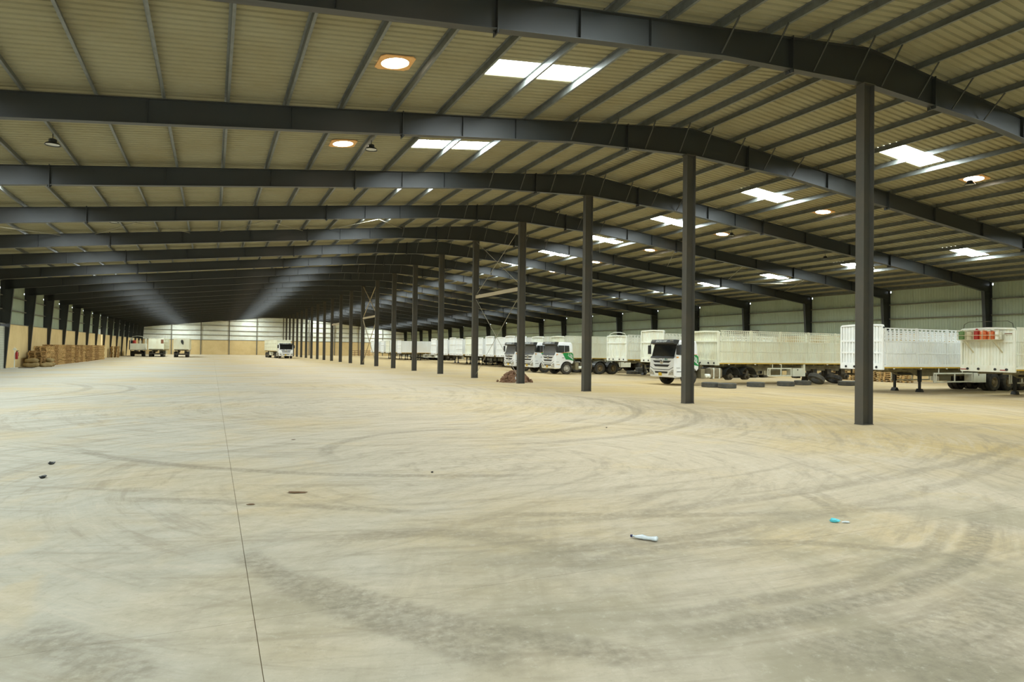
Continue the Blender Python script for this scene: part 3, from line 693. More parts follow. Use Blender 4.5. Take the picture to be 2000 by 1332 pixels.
    # frame, tanks, fifth wheel, wheels
    part('chassis', 'tr_ch', lambda m: [m.box(.25, 6.2, s*.42-.05, s*.42+.05, .72, .98) for s in (-1, 1)] and [m.box(x, x+.1, -.42, .42, .76, .94) for x in (.3, 1.9, 3.2, 4.9, 6.1)] and m.box(.12, .3, -.95, .95, .58, .8), M['chassis'], t)
    part('engine', 'engine', lambda m: m.box(.5, 1.9, -.40, .40, .45, 1.1).box(1.82, 2.1, -.9, .9, .9, 1.35), M['chassis'], t)
    for s in (-1, 1):
        k = part('fuel_tank', ('ftank', s), lambda m, s=s: m.prism([(s*(.62 + .5*x), z) for x, z in ((0, .42), (.85, .42), (1, .52), (1, .92), (.85, 1.02), (.15, 1.02), (0, .92))], 2.75, 3.62, 'x'), M['tank'], t)
        for x in (2.95, 3.4): part('tank_strap', ('strap', s), lambda m, s=s: m.box(0, .06, min(s*.6, s*1.14), max(s*.6, s*1.14), .40, 1.04), M['offwhite'], k, (x, 0, 0))
        part('battery_box', ('bat', s), lambda m, s=s: m.box(2.02, 2.30, min(s*.6, s*1.12), max(s*.6, s*1.12), .42, .98), M['creambeam'], t)
        part('air_cylinder', ('aircyl', s), lambda m, s=s: [m.lathe([(.001, -.3), (.09, -.27), (.125, -.2), (.125, .2), (.001, .2)], 14, 'y', (x, s*.84, .55)) for x in (2.46, 2.62+.08)][0] if s < 0 else m.lathe([(.001, .3), (.09, .27), (.125, .2), (.125, -.2), (.001, -.2)], 14, 'y', (2.55, s*.84, .55)), M['offwhite'], t, smooth=40)
    part('fifth_wheel', 'fifth', lambda m: m.prism([(4.5, -.4), (5.5, -.4), (5.9, -.15), (5.4, 0), (5.9, .15), (5.5, .4), (4.5, .4)], 1.02, 1.07, 'z').box(4.7, 5.2, -.35, .35, .98, 1.02), M['chassis'], t)
    for s in (-1, 1):
        wheel(t, 1.17, s*1.0, s, False, rim)
        for x in (4.41, 5.74):
            if rear: wheel(t, x, s*.88, s, True, 'rim')
            else: part('hub', ('trhub', s), lambda m, s=s: m.lathe([(.001, s*1.15), (.09, s*1.15), (.1, s*1.0), (.19, s*.98), (.21, s*.6), (.001, s*.6)], 16, 'y', (0, 0, .5)), M['chassis'], t, (x, 0, 0))
            def guard(m):
                pts = [(.60*math.cos(a), .60*math.sin(a)) for a in [PI*(.06 + .88*i/10) for i in range(11)]]
                for (xa, za), (xb, zb) in zip(pts[:-1], pts[1:]): m.add([(xa, -.3, za), (xb, -.3, zb), (xb, .3, zb), (xa, .3, za), (xa*1.03, -.3, za*1.03), (xb*1.03, -.3, zb*1.03), (xb*1.03, .3, zb*1.03), (xa*1.03, .3, za*1.03)], [(0, 1, 2, 3), (4, 7, 6, 5), (0, 4, 5, 1), (3, 2, 6, 7)])
            part('mudguard', 'mguard', guard, M['visor'], t, (x, s*.88, .5))
        part('axle', ('axle', s), lambda m: m.box(-.08, .08, -.8, .8, .42, .58), M['chassis'], t, (1.17 if s < 0 else 5.07, 0, 0))
    return t

TL, TWD = 12.4, 1.225                          # trailer length and half width
ZB0, ZB1, ZBELT, ZMID, ZSIDE = 1.28, 1.42, 2.05, 2.66, 3.32
def panel_mesh(mb, L, lattice):
    """a stake side panel in the x-z plane, outer face towards -y"""
    mb.box(0, L, .012, .04, ZB1+.04, ZMID)                                   # sheet
    x = .10
    while x < L - .08: mb.box(x-.034, x+.034, -.012, .014, ZB1+.06, ZBELT-.05).box(x-.034, x+.034, -.012, .014, ZBELT+.02, ZMID-.05); x += .135
    mb.box(0, L, -.018, .03, ZB1+.02, ZB1+.07).box(0, L, -.018, .03, ZBELT-.028, ZBELT+.028).box(0, L, -.018, .03, ZMID-.03, ZMID+.03)
def lattice_mesh(mb, L, style):
    mb.box(0, L, -.015, .03, ZSIDE-.05, ZSIDE)
    if style == 'grid':
        for z in (2.86, 3.06): mb.box(0, L, -.004, .02, z-.035, z+.035)
        n_ = 7
        for k in range(n_+1): x = .03 + (L-.06)*k/n_; mb.box(x-.05, x+.05, -.012, .018, ZMID+.02, ZSIDE-.04)
    elif style == 'solid':
        mb.box(0, L, .0, .02, ZMID+.03, ZSIDE-.04)
        x = .1
        while x < L: mb.box(x-.025, x+.025, -.014, .004, ZMID+.03, ZSIDE-.04); x += .2
    else:
        for z in (2.90, 3.10): mb.box(0, L, -.005, .02, z-.015, z+.015)
        x = .08
        while x < L: mb.box(x-.016, x+.016, -.010, .014, ZMID+.02, ZSIDE-.04); x += .17
def headboard(t, style, PM, H):
    """front wall in the y-z plane at x=0, outer face towards -x"""
    W_ = TWD
    def frame(m):
        for s in (-1, 1): m.box(-.06, .06, min(s*W_, s*(W_-.09)), max(s*W_, s*(W_-.09)), ZB0-.05, H-.125)
        pts = [(-W_, H-.12), (-W_+.03, H-.04), (-W_+.12, H), (0, H+.04), (W_-.12, H), (W_-.03, H-.04), (W_, H-.12)]
        for (a, za), (b, zb) in zip(pts[:-1], pts[1:]): m.prism([(a, za-.09), (b, zb-.09), (b, zb), (a, za)], -.063, .063, 'x')
        m.box(-.055, .055, -W_+.004, W_-.004, ZB0-.08, ZB1+.10).box(-.045, .04, -W_+.004, W_-.004, ZMID-.05, ZMID+.05)
        if style != 'flat': m.box(-.045, .04, -W_+.004, W_-.004, ZBELT-.04, ZBELT+.04)
    f = part('headboard_frame', ('hbf', style, H), frame, PM, t)
    part('headboard_sheet', ('hbs', H), lambda m: m.box(.03, .05, -W_+.05, W_-.05, ZB0, H-.08), PM, t)
    n = 13 if style == 'bars' else 16
    for k in range(n):
        y = -W_ + .09 + (2*W_-.18)*(k+.5)/n
        part('headboard_rib', ('hbr', style, H), lambda m: m.box(-.03 if style == 'bars' else .0, .035, -.05 if style == 'bars' else -.03, .05 if style == 'bars' else .03, ZB1+.1, H-.1), PM, f, (0, y, 0))
    return f
def trailer(loc, rz, label, paint='white', lattice='grid', hb='bars', H=3.55, wheels=True, rail='yellow', legs=True, hoop=False, group='stake-sided trailers in the parking row', tyres='rubber', rear_gate=True, detail=True, ax0=8.55, g1=6.0):
    t = tag(empty('stake_trailer', loc, rz), label, 'trailer', group); PM = M[paint]
    headboard(t, hb, PM, H)
    # bed and frame
    part('bed', 'bed', lambda m: m.box(.05, TL, -TWD+.02, TWD-.02, ZB0+.03, ZB1), M['creambeam'], t)
    for s in (-1, 1):
        part('side_rail', ('srail', s), lambda m, s=s: m.box(.05, TL, min(s*TWD, s*(TWD-.08)), max(s*TWD, s*(TWD-.08)), ZB0, ZB0+.065), M[rail], t)
        part('rave', ('rave', s), lambda m, s=s: m.box(.05, TL, min(s*(TWD-.002), s*(TWD-.08)), max(s*(TWD-.002), s*(TWD-.08)), ZB0+.068, ZB1+.02), PM, t)
        part('main_beam', ('mbeam', s), lambda m, s=s: m.prism([(.3, 1.28), (TL-.2, 1.28), (TL-.2, .84), (3.6, .84), (2.9, 1.08), (.3, 1.08)], s*.56-.05, s*.56+.05, 'y'), M['creambeam'], t)
    part('cross_members', 'crossm', lambda m: [m.box(x, x+.08, -TWD+.1, TWD-.1, 1.18, 1.28) for x in [.4+.95*i for i in range(13)]][0], M['creambeam'], t)
    L = (TL-.12)/5 - .09
    for i in range(5):
        x0 = .09 + (TL-.1)/5*i
        for s in (-1, 1):
            rot = (0, 0, 0 if s < 0 else PI); lx = x0+.06 if s < 0 else x0+.06+L
            p = part('side_panel', ('panel', L), lambda m: panel_mesh(m, L, lattice), PM, t, (lx, s*(TWD-.02), 0), rot)
            part('lattice', ('lat', lattice, L), lambda m: lattice_mesh(m, L, lattice), PM, p)
            if i: part('post', 'post', lambda m: m.box(-.045, .045, -.03, .05, ZB1, ZSIDE+.02).box(-.07, .07, -.04, .0, ZMID-.08, ZMID+.08).box(-.07, .07, -.04, 0, ZBELT-.06, ZBELT+.06), PM, t, (x0, s*(TWD-.02), 0), rot)
    if rear_gate:
        g = part('rear_gate', ('gate', lattice), lambda m: m.box(-.03, .0, -TWD+.06, TWD-.06, ZB1, ZMID+.5).box(-.05, .03, -TWD, -TWD+.1, ZB0, ZSIDE).box(-.05, .03, TWD-.1, TWD, ZB0, ZSIDE).box(-.046, .026, -TWD+.004, TWD-.004, ZSIDE-.1, ZSIDE-.004).box(-.046, .026, -TWD+.004, TWD-.004, ZMID-.04, ZMID+.04).box(-.046, .026, -TWD+.004, TWD-.004, ZBELT-.03, ZBELT+.03), PM, t, (TL, 0, 0))
        for k in range(13): part('gate_rib', 'gaterib', lambda m: m.box(0, .025, -.025, .025, ZB1+.05, ZMID+.5), PM, g, (0, -TWD+.16+.178*k, 0))
        part('rear_bumper', 'rbump', lambda m: m.box(TL-.12, TL-.02, -1.1, 1.1, .55, .68).box(TL-.1, TL-.03, -.6, -.5, .6, 1.2).box(TL-.1, TL-.03, .5, .6, .6, 1.2), M['chassis'], t)
    if hoop: part('hoop', 'hoop', lambda m: m.tube([(0, -TWD+.2, H-.05), (0, -TWD+.32, H+.16), (0, -.3, H+.26), (0, .4, H+.26), (0, TWD-.32, H+.14), (0, TWD-.2, H-.05)], .025), PM, t, (.03, 0, 0), smooth=40)
    if legs:
        for s in (-1, 1):
            lg = part('landing_leg', 'lleg', lambda m: m.box(-.07, .07, -.07, .07, .55, 1.25).box(-.05, .05, -.05, .05, .12, .6), M['black'], t, (3.55, s*.70, 0))
            part('foot', 'lfoot', lambda m: m.prism([(-.06, .18), (.06, .18), (.16, .03), (.16, 0), (-.16, 0), (-.16, .03)], -.13, .13, 'y'), M['black'], lg)
        part('leg_brace', 'lbrace', lambda m: m.box(3.5, 3.6, -.7, .7, .92, 1.0).bar((3.55, -.6, 1.0), (3.55, .6, 1.25), .04), M['black'], t)
    # side carrier and locker
    for s in (-1, 1):
        def carrier(m, s=s):
            y0, y1 = min(s*1.16, s*1.2), max(s*1.16, s*1.2)
            for z in (.52, .97): m.box(3.95, g1, y0, y1, z, z+.07)
            for x in (3.95, 4.12, (4.12+g1)/2, g1-.07): m.box(x, x+.07, y0+.003, y1-.003, .525, 1.03)
            for x in (4.35, g1-.9): m.box(x, x+.05, y0+.005, y1-.005, 1.0, 1.3)
        part('side_guard', ('guard', s, g1), carrier, M['offwhite'] if paint != 'cream' else PM, t)
        bx = part('locker', ('locker', s), lambda m, s=s: m.box(6.1, 7.2, min(s*.7, s*1.2), max(s*.7, s*1.2), .50, 1.03).box(7.05, 7.2, min(s*1.0, s*1.19), max(s*1.0, s*1.19), .75, 1.3), M['offwhite'] if paint != 'cream' else PM, t, (g1-6.0, 0, 0))
        part('latch', ('latch', s), lambda m, s=s: m.box(6.5, 6.56, min(s*1.19, s*1.215), max(s*1.19, s*1.215), .88, .96), M['black'], bx)
    for i, x in enumerate((ax0, ax0+1.32, ax0+2.64)):
        part('axle', 'taxle', lambda m: m.box(-.07, .07, -1.0, 1.0, .42, .56).box(-.3, .3, -.56, -.44, .6, .86).box(-.3, .3, .44, .56, .6, .86), M['chassis'], t, (x, 0, 0))
        for s in (-1, 1):
            if wheels: wheel(t, x, s*.90, s, True, 'rim')
            else: part('hub', ('hub', s), lambda m, s=s: m.lathe([(.001, s*1.2), (.09, s*1.2), (.1, s*1.05), (.19, s*1.03), (.21, s*.72), (.001, s*.72)], 16, 'y', (0, 0, .49)).box(-.18, .18, min(s*.55, s*.8), max(s*.55, s*.8), .3, .95), M['chassis'], t, (x, 0, 0))
    if not wheels:
        for s in (-1, 1): part('axle_stand', 'astand', lambda m: m.prism([(-.2, 0), (.2, 0), (.1, .42), (-.1, .42)], -.15, .15, 'y'), M['chassis'], t, (ax0+.66, s*.6, 0))
    if detail:
        for s in (-1, 1):
            for k in range(6): part('reflector_plate', ('refp', s), lambda m, s=s: m.box(-.06, .06, min(s*1.2, s*1.222), max(s*1.2, s*1.222), ZB0-.05, ZB0), M['letters'], t, (.8+2.1*k, 0, 0))
            for k in range(2): part('front_marker', 'fmark', lambda m: m.lathe([(.001, -.09), (.06, -.085), (.06, -.06)], 12, 'x', (0, 0, 0)), M['black'], t, (0, s*(TWD-.35-.5*k), ZB0+.05))
    return t

# T1: number 057 with its cream trailer standing on stands
tractor((24.45, 32.05, 0), 0, 'white tractor truck numbered 057 with tinted windscreen, coupled to the cream trailer', '057', rear=False)
trailer((27.75, 32.08, 0), 0, 'cream stake-sided trailer with its wheels removed, behind truck 057', 'cream', 'rail', 'flat', 3.28, wheels=False, legs=False)
# white trailer standing on its legs, and the one with the rack of drums
trailer((30.65, 23.52, 0), 0, 'white stake-sided trailer standing on its landing legs beside the nearest ridge column', 'white', 'grid', 'bars', 3.50, ax0=9.3, g1=7.25)
TR = trailer((34.0, 19.35, 0), 0, 'off-white trailer with a rack of drums on its headboard, at the right edge', 'offwhite', 'solid', 'flat', 3.30, legs=True)
def rack(m):
    for z in (2.72,): m.box(-.42, -.06, -.75, 1.15, z, z+.03)
    for z in (2.95, 3.18): m.bar((-.42, -.75, z), (-.42, 1.15, z), .025)
    for y in (-.75, -.35, .0, .4, .78, 1.15): m.bar((-.42, y, 2.72), (-.42, y, 3.2), .022)
    for y in (-.45, .85): m.bar((-.40, y, 2.72), (-.06, y-.25, 2.12), .05)
rk = part('drum_rack', 'drum_rack', rack, M['tan'], TR)
part('hoop', 'rack_hoop', lambda m: m.tube([(0, -TWD+.1, 3.25), (0, -TWD+.14, 3.5), (0, -TWD+.35, 3.62), (0, TWD-.35, 3.62), (0, TWD-.14, 3.5), (0, TWD-.1, 3.25)], .014), M['chassis'], TR, (.02, 0, 0))
for y, z, q in ((1.05, 1.30, 'red'), (-.75, 1.30, 'red'), (-.95, 3.02, 'rust')): part('warning_strip', ('wstrip', q), lambda m: m.box(-.075, -.06, -.16, .16, -.02, .02), M[q], TR, (0, y, z))
# containers in the rack: each stands on the rack shelf
def drum(name, y, r, h, m, label, smooth=40, lid=None):
    d_ = empty(name, (34.0-.24, 19.35+y, 2.75)); tag(d_, label, 'container', 'containers in the trailer rack')
    def f(mb): mb.lathe([(.001, 0), (r*.95, 0), (r, .03), (r, h*.33), (r*1.03, h*.35), (r, h*.37), (r, h*.63), (r*1.03, h*.65), (r, h*.67), (r, h*.92), (r*.6, h), (.001, h)], 16)
    part('body', ('drum', r, h), f, m, d_, smooth=smooth)
    part('cap', ('drumcap', r), lambda mb: mb.lathe([(.001, .05), (.04, .05), (.045, 0)], 10), lid or m, d_, (0, 0, h))
drum('canvas_bundle', 1.02, .165, .42, M['greentarp'], 'green canvas bundle at the left end of the trailer rack')
drum('water_drum', .665, .17, .40, M['tan'], 'tan drum in the rack beside the green bundle')
drum('water_drum', .35, .14, .48, M['redplastic'], 'dark red drum in the trailer rack')
drum('water_drum', .03, .165, .42, M['orangeplastic'], 'large orange drum in the middle of the trailer rack')
drum('water_drum', -.31, .145, .40, M['orangeplastic'], 'orange drum of the trailer rack next to the white can', lid=M['navy'])
drum('jerrycan', -.62, .14, .40, M['offwhite'], 'white can at the right end of the trailer rack')
# two trailers slewed in the middle distance
trailer((29.6, 39.9, 0), math.radians(6), 'white trailer with a tall rounded headboard directly behind truck 057', 'offwhite', 'grid', 'flat', 3.55)
trailer((30.0, 45.2, 0), math.radians(7), 'white trailer with a bowed hoop over its headboard, left of truck 057', 'offwhite', 'grid', 'flat', 3.25, hoop=True)
# three tractors in a row
tractor((25.70, 49.05, 0), 0, 'white tractor truck with green leaf door panel and yellowed bumper, standing alone in front', None, 'glass2', 'rimwhite', yellow_bumper=True)
tractor((25.70, 52.95, 0), 0, 'white tractor truck with a pale windscreen, middle of the three', None, 'glass2', 'rim')
tractor((25.65, 56.9, 0), 0, 'white tractor truck half hidden by the fourth ridge column', None, 'glass2', 'rim')
trailer((28.7, 52.95, 0), 0, 'cream trailer coupled to the middle one of the three tractor trucks', 'cream', 'rail', 'flat', 3.28, legs=False)
trailer((28.7, 56.95, 0), 0, 'white trailer coupled to the half-hidden tractor truck', 'offwhite', 'solid', 'flat', 3.30, legs=False)
ROW = [(29.5, 62.4), (29.5, 65.2), (29.6, 68.0), (29.6, 71.2), (29.5, 74.3), (29.6, 78.0), (29.5, 81.3), (29.6, 84.2), (29.5, 87.2), (29.5, 92.2), (29.6, 112.0), (29.5, 116.2), (29.4, 119.6), (29.5, 124.0), (29.5, 128.5), (29.6, 133.0)]
for i, (x, y) in enumerate(ROW):
    trailer((x, y, 0), 0, f'white trailer of the long back row, {ORD[i]} beyond the half-hidden tractor truck', 'white' if i not in (5, 12) else 'offwhite', 'grid' if i % 3 else 'solid', 'bars' if i % 2 == 0 else 'flat', (3.42, 3.5, 3.38, 3.55)[i % 4], wheels=(i % 4 != 2))
# truck and trailer coming down the middle of the hall
tractor((11.9, 121.8, 0), math.radians(93), 'white tractor truck facing the camera in the middle of the hall', None, 'glass', 'rim', leaf=False)
trailer((11.75, 124.7, 0), math.radians(95.5), 'cream trailer behind the truck facing the camera in mid-hall', 'cream', 'solid', 'flat', 3.25, legs=False)
# trailers seen from behind at the left
LG = 'trailers parked by the left wall'
t3 = trailer((-4.85, 128.5+TL, 0), -PI/2, 'cream trailer seen from behind, rightmost of the three by the left wall', 'cream', 'solid', 'flat', 3.3, legs=False, group=LG)
t2 = trailer((-8.75, 132.3+TL, 0), -PI/2-.02, 'cream trailer seen from behind, middle of the three by the left wall', 'cream', 'rail', 'flat', 3.3, legs=False, group=LG)
part('gate_patch', 'gpatch', lambda m: m.prism([(-.02, 2.35), (.2, 2.2), (.26, 2.6), (.16, 3.0), (-.05, 3.1), (-.2, 2.9), (-.16, 2.6)], .03, .09, 'x'), M['black'], t3, (TL, .1, 0), label='dark patch on the rear gate')  # dark irregular patch standing slightly off the gate
part('red_panel', 'redpanel', lambda m: m.box(.04, .06, 0, .42, 2.4, 3.1), M['rust'], t2, (TL, .75, 0), label='red panel on the rear gate corner')
def dropside(loc, rz):
    t = tag(empty('dropside_trailer', loc, rz), 'low dropside trailer with open hoop rails, leftmost of three by the left wall', 'trailer', LG)
    part('bed', 'ds_bed', lambda m: m.box(0, 8, -1.2, 1.2, 1.1, 1.22), M['creambeam'], t)
    for s in (-1, 1):
        part('side_board', ('dsb', s), lambda m, s=s: m.box(0, 8, min(s*1.2, s*1.16), max(s*1.2, s*1.16), 1.22, 2.35), M['cream'], t)
        part('top_rail', ('dsr', s), lambda m, s=s: m.bar((0, s*1.15, 3.3), (8, s*1.15, 3.3), .05).bar((0, s*1.15, 2.85), (8, s*1.15, 2.85), .04), M['cream'], t)
        for x in (0.05, 2, 4, 6, 7.95): part('stake', 'dsk', lambda m: m.box(-.03, .03, -.03, .03, 2.3, 3.35), M['cream'], t, (x, s*1.15, 0))
        part('main_beam', ('dsm', s), lambda m, s=s: m.box(.2, 7.8, s*.45-.06, s*.45+.06, .8, 1.1), M['chassis'], t)
        for x in (5.2, 6.5): wheel(t, x, s*.88, s, True, 'rim')
    for x in (0, 7.96): part('end_board', 'dse', lambda m: m.box(0, .04, -1.2, 1.2, 1.22, 2.35), M['cream'], t, (x, 0, 0))
    part('hoop', 'dshoop', lambda m: m.tube([(7.95, -1.15, 3.3), (7.95, -.7, 3.62), (7.95, 0, 3.72), (7.95, .7, 3.62), (7.95, 1.15, 3.3)], .03), M['cream'], t)
    part('axle', 'dsax', lambda m: m.box(5.1, 5.3, -.8, .8, .4, .9).box(6.4, 6.6, -.8, .8, .4, .9), M['chassis'], t)
dropside((-12.6, 137+8, 0), -PI/2+.04)
for i, (x, y, c, lb) in enumerate(((-12.9, 138.2, 'redplastic', 'faded red drum standing inside the low dropside trailer'), (-13.5, 138.6, 'black', 'dark drum standing inside the low dropside trailer'), (-12.1, 138.8, 'tan', 'tan drum standing inside the low dropside trailer'))):
    d_ = tag(empty('cargo_drum', (x, y, 1.22)), lb, 'container', 'drums in the dropside trailer')
    part('body', 'cargodrum', lambda mb: mb.lathe([(.001, 0), (.28, 0), (.29, .4), (.3, .42), (.29, .44), (.29, .9), (.3, .92), (.29, .94), (.28, 1.7), (.001, 1.72)], 14), M[c], d_, smooth=40)

# ================================================================== SMALL THINGS
def loose_tyre(x, y, label, z=0, tilt=None, m='greyrubber', R=.50):
    t = part('loose_tyre', ('ltyre', R), lambda mb: mb.lathe(tyre_prof(R, .28, .29), 28, 'z', (0, 0, 0), True), M[m], None, (x, y, z+.14), smooth=35)
    if tilt: t.rotation_euler = tilt[:3]; t.location.z = tilt[3]
    tag(t, label, 'tyre', 'loose truck tyres on the floor')
loose_tyre(25.8, 29.35, 'grey tyre lying flat, leftmost of the tyres beside truck 057')
loose_tyre(26.05, 28.3, 'grey tyre lying flat in front of the leftmost tyre by truck 057')
loose_tyre(28.85, 29.0, 'grey tyre lying flat under the front of the cream trailer')
loose_tyre(31.6, 29.35, 'grey tyre lying flat below the side guard of the cream trailer')
loose_tyre(33.85, 30.1, 'grey tyre lying flat with another leaning on it')
loose_tyre(34.75, 29.85, 'dark tyre leaning over the flat tyre by the wheel hubs', tilt=(0, .60, .1, .40), m='greyrubber')
loose_tyre(36.3, 28.9, 'grey tyre lying flat just left of the nearest ridge column')
loose_tyre(37.4, 28.75, 'grey tyre lying flat just right of the nearest ridge column')
loose_tyre(36.85, 30.3, 'dark tyre leaning behind the nearest ridge column', tilt=(.0, .45, .3, .36), m='rubber')
for k, (x, y, lb) in enumerate(((33.6, 48.2, 'bottom tyre of the left pile behind the lone tractor truck'), (34.7, 48.4, 'bottom tyre of the right pile behind the lone tractor truck'))): loose_tyre(x, y, lb)
loose_tyre(34.7, 48.4, 'top tyre of the right pile behind the lone tractor truck', z=.285)
tag(ob('wheel_chock', MB().prism([(-.2, 0), (.2, 0), (.2, .2), (.0, .22), (-.2, .2)], -.12, .12, 'y').mesh('wheel_chock', M['black'])), 'black wheel chock on the floor behind the cream trailer', 'chock').location = (36.3, 31.0, 0)

# pallets
def pallet_mesh(L, D, m):
    mb = MB()
    for k in range(5): mb.box(-D/2+.02+k*(D-.14)/4-.02, -D/2+.02+k*(D-.14)/4+.10, -L/2, L/2, .118, .138)
    for y in (-L/2+.05, 0, L/2-.05): mb.box(-D/2, D/2, y-.05, y+.05, .096, .117)
    for y in (-L/2+.06, 0, L/2-.06):
        for x in (-D/2+.06, 0, D/2-.06): mb.box(x-.05, x+.05, y-.055, y+.055, .022, .095)
    for x in (-D/2+.06, 0, D/2-.06): mb.box(x-.05, x+.05, -L/2, L/2, .0, .021)
    return mb.mesh('pallet', m)
pw = [pallet_mesh(1.55, 1.05, M['wood']), pallet_mesh(1.55, 1.05, M['wood2'])]
def stack(x, y, n, label, me, jit=.05, rz=0):
    for k in range(n):
        o = ob('pallet', me, None, (x+random.uniform(-jit, jit), y+random.uniform(-jit*.6, jit*.6), k*.1395), (0, 0, rz+random.uniform(-.02, .02)))
        tag(o, label.replace('wooden pallet', f'wooden pallet {ORD[k]} from the floor'), 'pallet', label.replace('wooden pallet', 'pallets'))
NST = 22
for i in range(NST):
    y = 70.8 + 1.68*i
    n = 10 if i == 0 else 13 if i < 3 else random.choice((13, 14, 14, 15))
    stack(-14.1 + (.12 if i in (9, 13) else 0), y, n if i < 3 else min(n, 14), f'wooden pallet in the {ORD[i]} stack along the left wall', pw[1] if i in (1, 2, 4, 5, 8, 10, 12, 16, 19, 20, 21) else pw[0])
stack(-14.25, 123.5, 13, 'wooden pallet in the lone stack beyond the left wall row', pw[0])
for i, (x, y, n) in enumerate(((44.6, 36.6, 7), (44.7, 34.9, 7), (44.6, 33.1, 7), (44.7, 31.4, 5))):
    stack(x, y, n, f'wooden pallet in the {ORD[i]} stack by the right wall', pw[1])
# sacks heaped by the pallets
def sack_mesh(seed, L=1.0, W_=.6, H=.34):
    rnd = random.Random(seed); bm = bmesh.new(); bmesh.ops.create_uvsphere(bm, u_segments=14, v_segments=9, radius=1)
    ph = rnd.uniform(0, 6)
    for v in bm.verts:
        c = v.co
        f = lambda t: math.copysign(abs(t)**.6, t)
        c.x, c.y, c.z = f(c.x)*L/2, f(c.y)*W_/2, f(c.z)*H/2
        c.z += .04*math.sin(c.x*7+ph) + .03*math.sin(c.y*9+ph); c.y *= 1 + .12*math.sin(c.x*5+ph)
        c.z = max(c.z, -H/2)
    zm = min(v.co.z for v in bm.verts)
    for v in bm.verts: v.co.z -= zm
    me = bpy.data.meshes.new('sack'); bm.to_mesh(me); bm.free(); me.materials.append(M['sack'])
    for p in me.polygons: p.use_smooth = True
    return me
sm = [sack_mesh(i) for i in range(3)]
SK = [(-14.2, 68.6, 0, 0, 'burlap sack lying on the floor in the middle of the heap'), (-13.15, 70.0, 0, 1.57, 'large burlap sack slumped beside the first pallet stack'), (-14.15, 69.35, 0, .05, 'burlap sack pushed against the first pallet stack'), (-13.15, 71.2, 0, 1.6, 'burlap sack lying furthest along the pallet stacks'),
      (-14.15, 69.0, .38, .1, 'burlap sack on top of the heap'), (-13.15, 70.6, .38, 1.57, 'long burlap sack on top of the row by the pallets'), (-13.9, 67.85, 0, .1, 'small burlap sack at the near end of the heap'), (-13.1, 68.9, 0, .9, 'loose burlap sack in front of the heap')]
for i, (x, y, z, rz, lb) in enumerate(SK):
    tag(ob('burlap_sack', sm[i % 3], None, (x, y, z), (0, 0, rz)), lb, 'sack', 'burlap sacks by the left wall')
# fire point
fp = tag(empty('fire_extinguisher', (-14.7, 66.0, 0)), 'red fire extinguisher hanging on a stand by the left wall', 'extinguisher')
part('stand', 'fe_stand', lambda m: m.box(-.03, .03, -.03, .03, 0, 1.7).box(-.25, .25, -.2, .2, 0, .03).box(-.12, .12, -.02, .02, 1.45, 1.6), M['offwhite'], fp)
cy_ = part('cylinder', 'fe_cyl', lambda m: m.lathe([(.001, 0), (.09, 0), (.1, .03), (.1, .5), (.06, .6), (.03, .63), (.001, .63)], 14), M['red'], fp, (.15, -.02, .72), smooth=40)
part('valve', 'fe_valve', lambda m: m.box(-.03, .03, -.02, .02, .62, .7).box(-.02, .14, -.012, .012, .68, .71), M['black'], cy_)
part('hose', 'fe_hose', lambda m: m.tube([(.03, 0, .66), (.12, .02, .55), (.13, .02, .25)], .014), M['black'], cy_)
tag(ob('plank', MB().box(-.5, .5, -.3, .3, 0, .05).mesh('plank', M['chassis'])), 'dark board lying on the floor below the fire extinguisher', 'board').location = (-13.9, 66.1, 0)
# red barrier in the far right corner
for i, x in enumerate((32.6, 35.0, 37.4)):
    b = tag(empty('barrier', (x, 172.0, 0)), f'red steel barrier at the foot of the far wall, {ORD[i]} from the left', 'barrier', 'red barriers')
    part('frame', 'barrier', lambda m: m.box(0, .1, -.03, .03, 0, 1.5).box(2.1, 2.2, -.03, .03, 0, 1.5).box(0, 2.2, -.03, .03, 1.3, 1.42).box(0, 2.2, -.03, .03, .8, .9).box(0, 2.2, -.03, .03, .3, .4).box(1.05, 1.15, -.03, .03, 0, 1.4), M['rust'], b)
# rubble pile at the fourth ridge column: loose clods, with a pale strip of tape
pile = empty('rubble_pile', (XC+.35, 36.75, 0)); tag(pile, 'heap of brown clods and scrap behind the fourth ridge column', 'rubble pile')
bm = bmesh.new(); bmesh.ops.create_icosphere(bm, subdivisions=4, radius=1)
rnd = random.Random(3)
from mathutils import noise as mnoise
for v in bm.verts:
    r = max(0, 1-math.hypot(v.co.x, v.co.y)); h = .62*(max(0, v.co.z))**1.6
    nz = mnoise.noise(v.co*4.2)*.22 + mnoise.noise(v.co*9)*.12
    v.co = Vector((v.co.x*.95*(1+nz*.6), v.co.y*.75*(1+nz*.5), max(0, h*(1+nz*1.6))))
me = bpy.data.meshes.new('heap'); bm.to_mesh(me); bm.free(); me.materials.append(M['soil']); ob('heap', me, pile)
cl = []
for s_ in range(3):
    bm = bmesh.new(); bmesh.ops.create_icosphere(bm, subdivisions=1, radius=1)
    for v in bm.verts: v.co *= rnd.uniform(.7, 1.15)
    me = bpy.data.meshes.new('clod'); bm.to_mesh(me); bm.free(); me.materials.append(M['soil']); cl.append(me)
for k in range(90):
    a = rnd.uniform(0, 2*PI); r = rnd.uniform(.05, 1.2); s_ = rnd.uniform(.04, .15)
    o = ob('clod', cl[k % 3], pile, (r*math.cos(a), .8*r*math.sin(a), max(0, .62*max(0, 1-(r/.95)**2)**.8) + s_*.25), (a, r, a)); o.scale = (s_*1.3, s_, s_*.8)
ob('tape_strip', MB().tube([(-.25, -.7, .02), (-.22, -.6, .25), (-.15, -.4, .45), (-.1, -.2, .62)], .025, 5).mesh('tape_strip', M['letters']), pile, label='pale strip of tape')
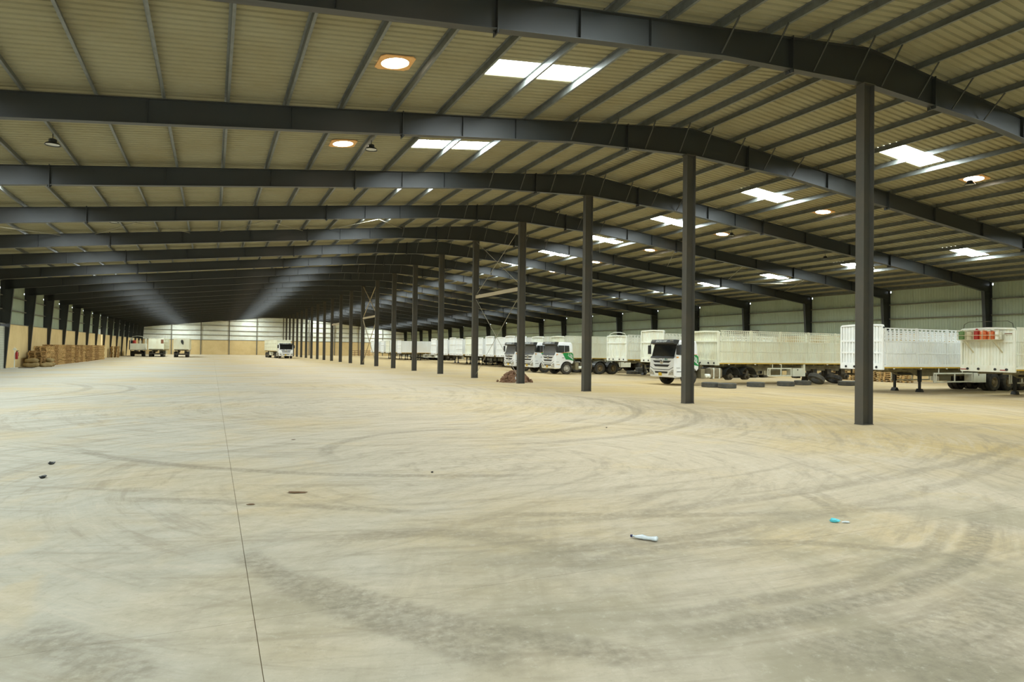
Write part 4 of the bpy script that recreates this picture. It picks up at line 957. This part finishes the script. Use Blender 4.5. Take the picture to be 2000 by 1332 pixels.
# crushed bottle
bt = empty('plastic_bottle', (4.12, 5.66, 0), math.radians(-50)); bt.scale = (.85, .85, .85); tag(bt, 'crushed clear plastic bottle lying on the floor', 'bottle')
def bottle(m):
    pr = [(-.155, .012), (-.135, .014), (-.12, .022), (-.08, .036), (-.03, .039), (.0, .034), (.03, .037), (.08, .038), (.12, .036), (.145, .043), (.158, .037), (.16, .002)]
    vs, fs, seg = [], [], 14
    for i, (x, r) in enumerate(pr):
        fl = .62 + .15*math.sin(i*1.7)
        for k in range(seg):
            a = 2*PI*k/seg; vs.append((x, r*math.cos(a)*1.15 + .008*math.sin(i*2.1), .028 + r*fl*math.sin(a) + .004*math.sin(i*1.3+k)))
    for i in range(len(pr)-1):
        for k in range(seg): fs.append((i*seg+k, i*seg+(k+1) % seg, (i+1)*seg+(k+1) % seg, (i+1)*seg+k))
    m.add(vs, fs + [tuple(range(seg))])
part('body', 'bottle', bottle, M['plastic_clear'], bt, smooth=50)
part('cap', 'bcap', lambda m: m.lathe([(.001, -.175), (.016, -.175), (.017, -.15), (.001, -.15)], 12, 'x', (0, 0, .027)), M['navy'], bt)
# scraps on the floor
def crumple(name, seed, sx, sy, sz, m, loc, rz, label, cat):
    r = random.Random(seed); bm = bmesh.new(); bmesh.ops.create_icosphere(bm, subdivisions=2, radius=1)
    for v in bm.verts:
        k = 1 + r.uniform(-.28, .28); v.co = Vector((v.co.x*sx*k, v.co.y*sy*k, (v.co.z*.5+.5)*sz*k))
    me = bpy.data.meshes.new(name); bm.to_mesh(me); bm.free(); me.materials.append(m)
    tag(ob(name, me, None, loc, (0, 0, rz)), label, cat)
crumple('plastic_scrap', 1, .055, .03, .04, M['cyan'], (6.60, 5.41, 0), -.7, 'crumpled cyan plastic scrap on the floor at the right', 'litter')
crumple('plastic_scrap', 2, .05, .02, .02, M['plastic_clear'], (6.70, 5.34, 0), -.4, 'clear film end lying beside the cyan plastic scrap', 'litter')
crumple('rubber_lump', 3, .045, .04, .045, M['black'], (-2.34, 12.86, 0), .3, 'small black lump on the floor, further of the two at the left', 'litter')
crumple('rubber_lump', 4, .05, .04, .04, M['black'], (-2.21, 11.58, 0), .9, 'small black lump on the floor, nearer of the two at the left', 'litter')
crumple('dry_leaf', 5, .13, .035, .02, M['leaf'], (1.07, 9.24, 0), -.4, 'dry brown leaf lying right of the floor joint', 'leaf')
crumple('dry_leaf', 6, .05, .02, .015, M['leaf'], (.47, 8.75, 0), -.3, 'tiny dry leaf lying nearest the floor joint', 'leaf')
crumple('dry_leaf', 7, .05, .03, .012, M['leaf'], (1.6, 14.6, 0), .2, 'small dark leaf on the floor straight ahead', 'leaf')
crumple('pebble', 8, .02, .02, .02, M['black'], (3.2, 10.0, 0), 0, 'dark pebble on the open floor ahead of the bottle', 'pebble')
crumple('pebble', 9, .025, .02, .02, M['black'], (9.2, 14.3, 0), 0, 'dark pebble on the floor short of the second ridge column', 'pebble')
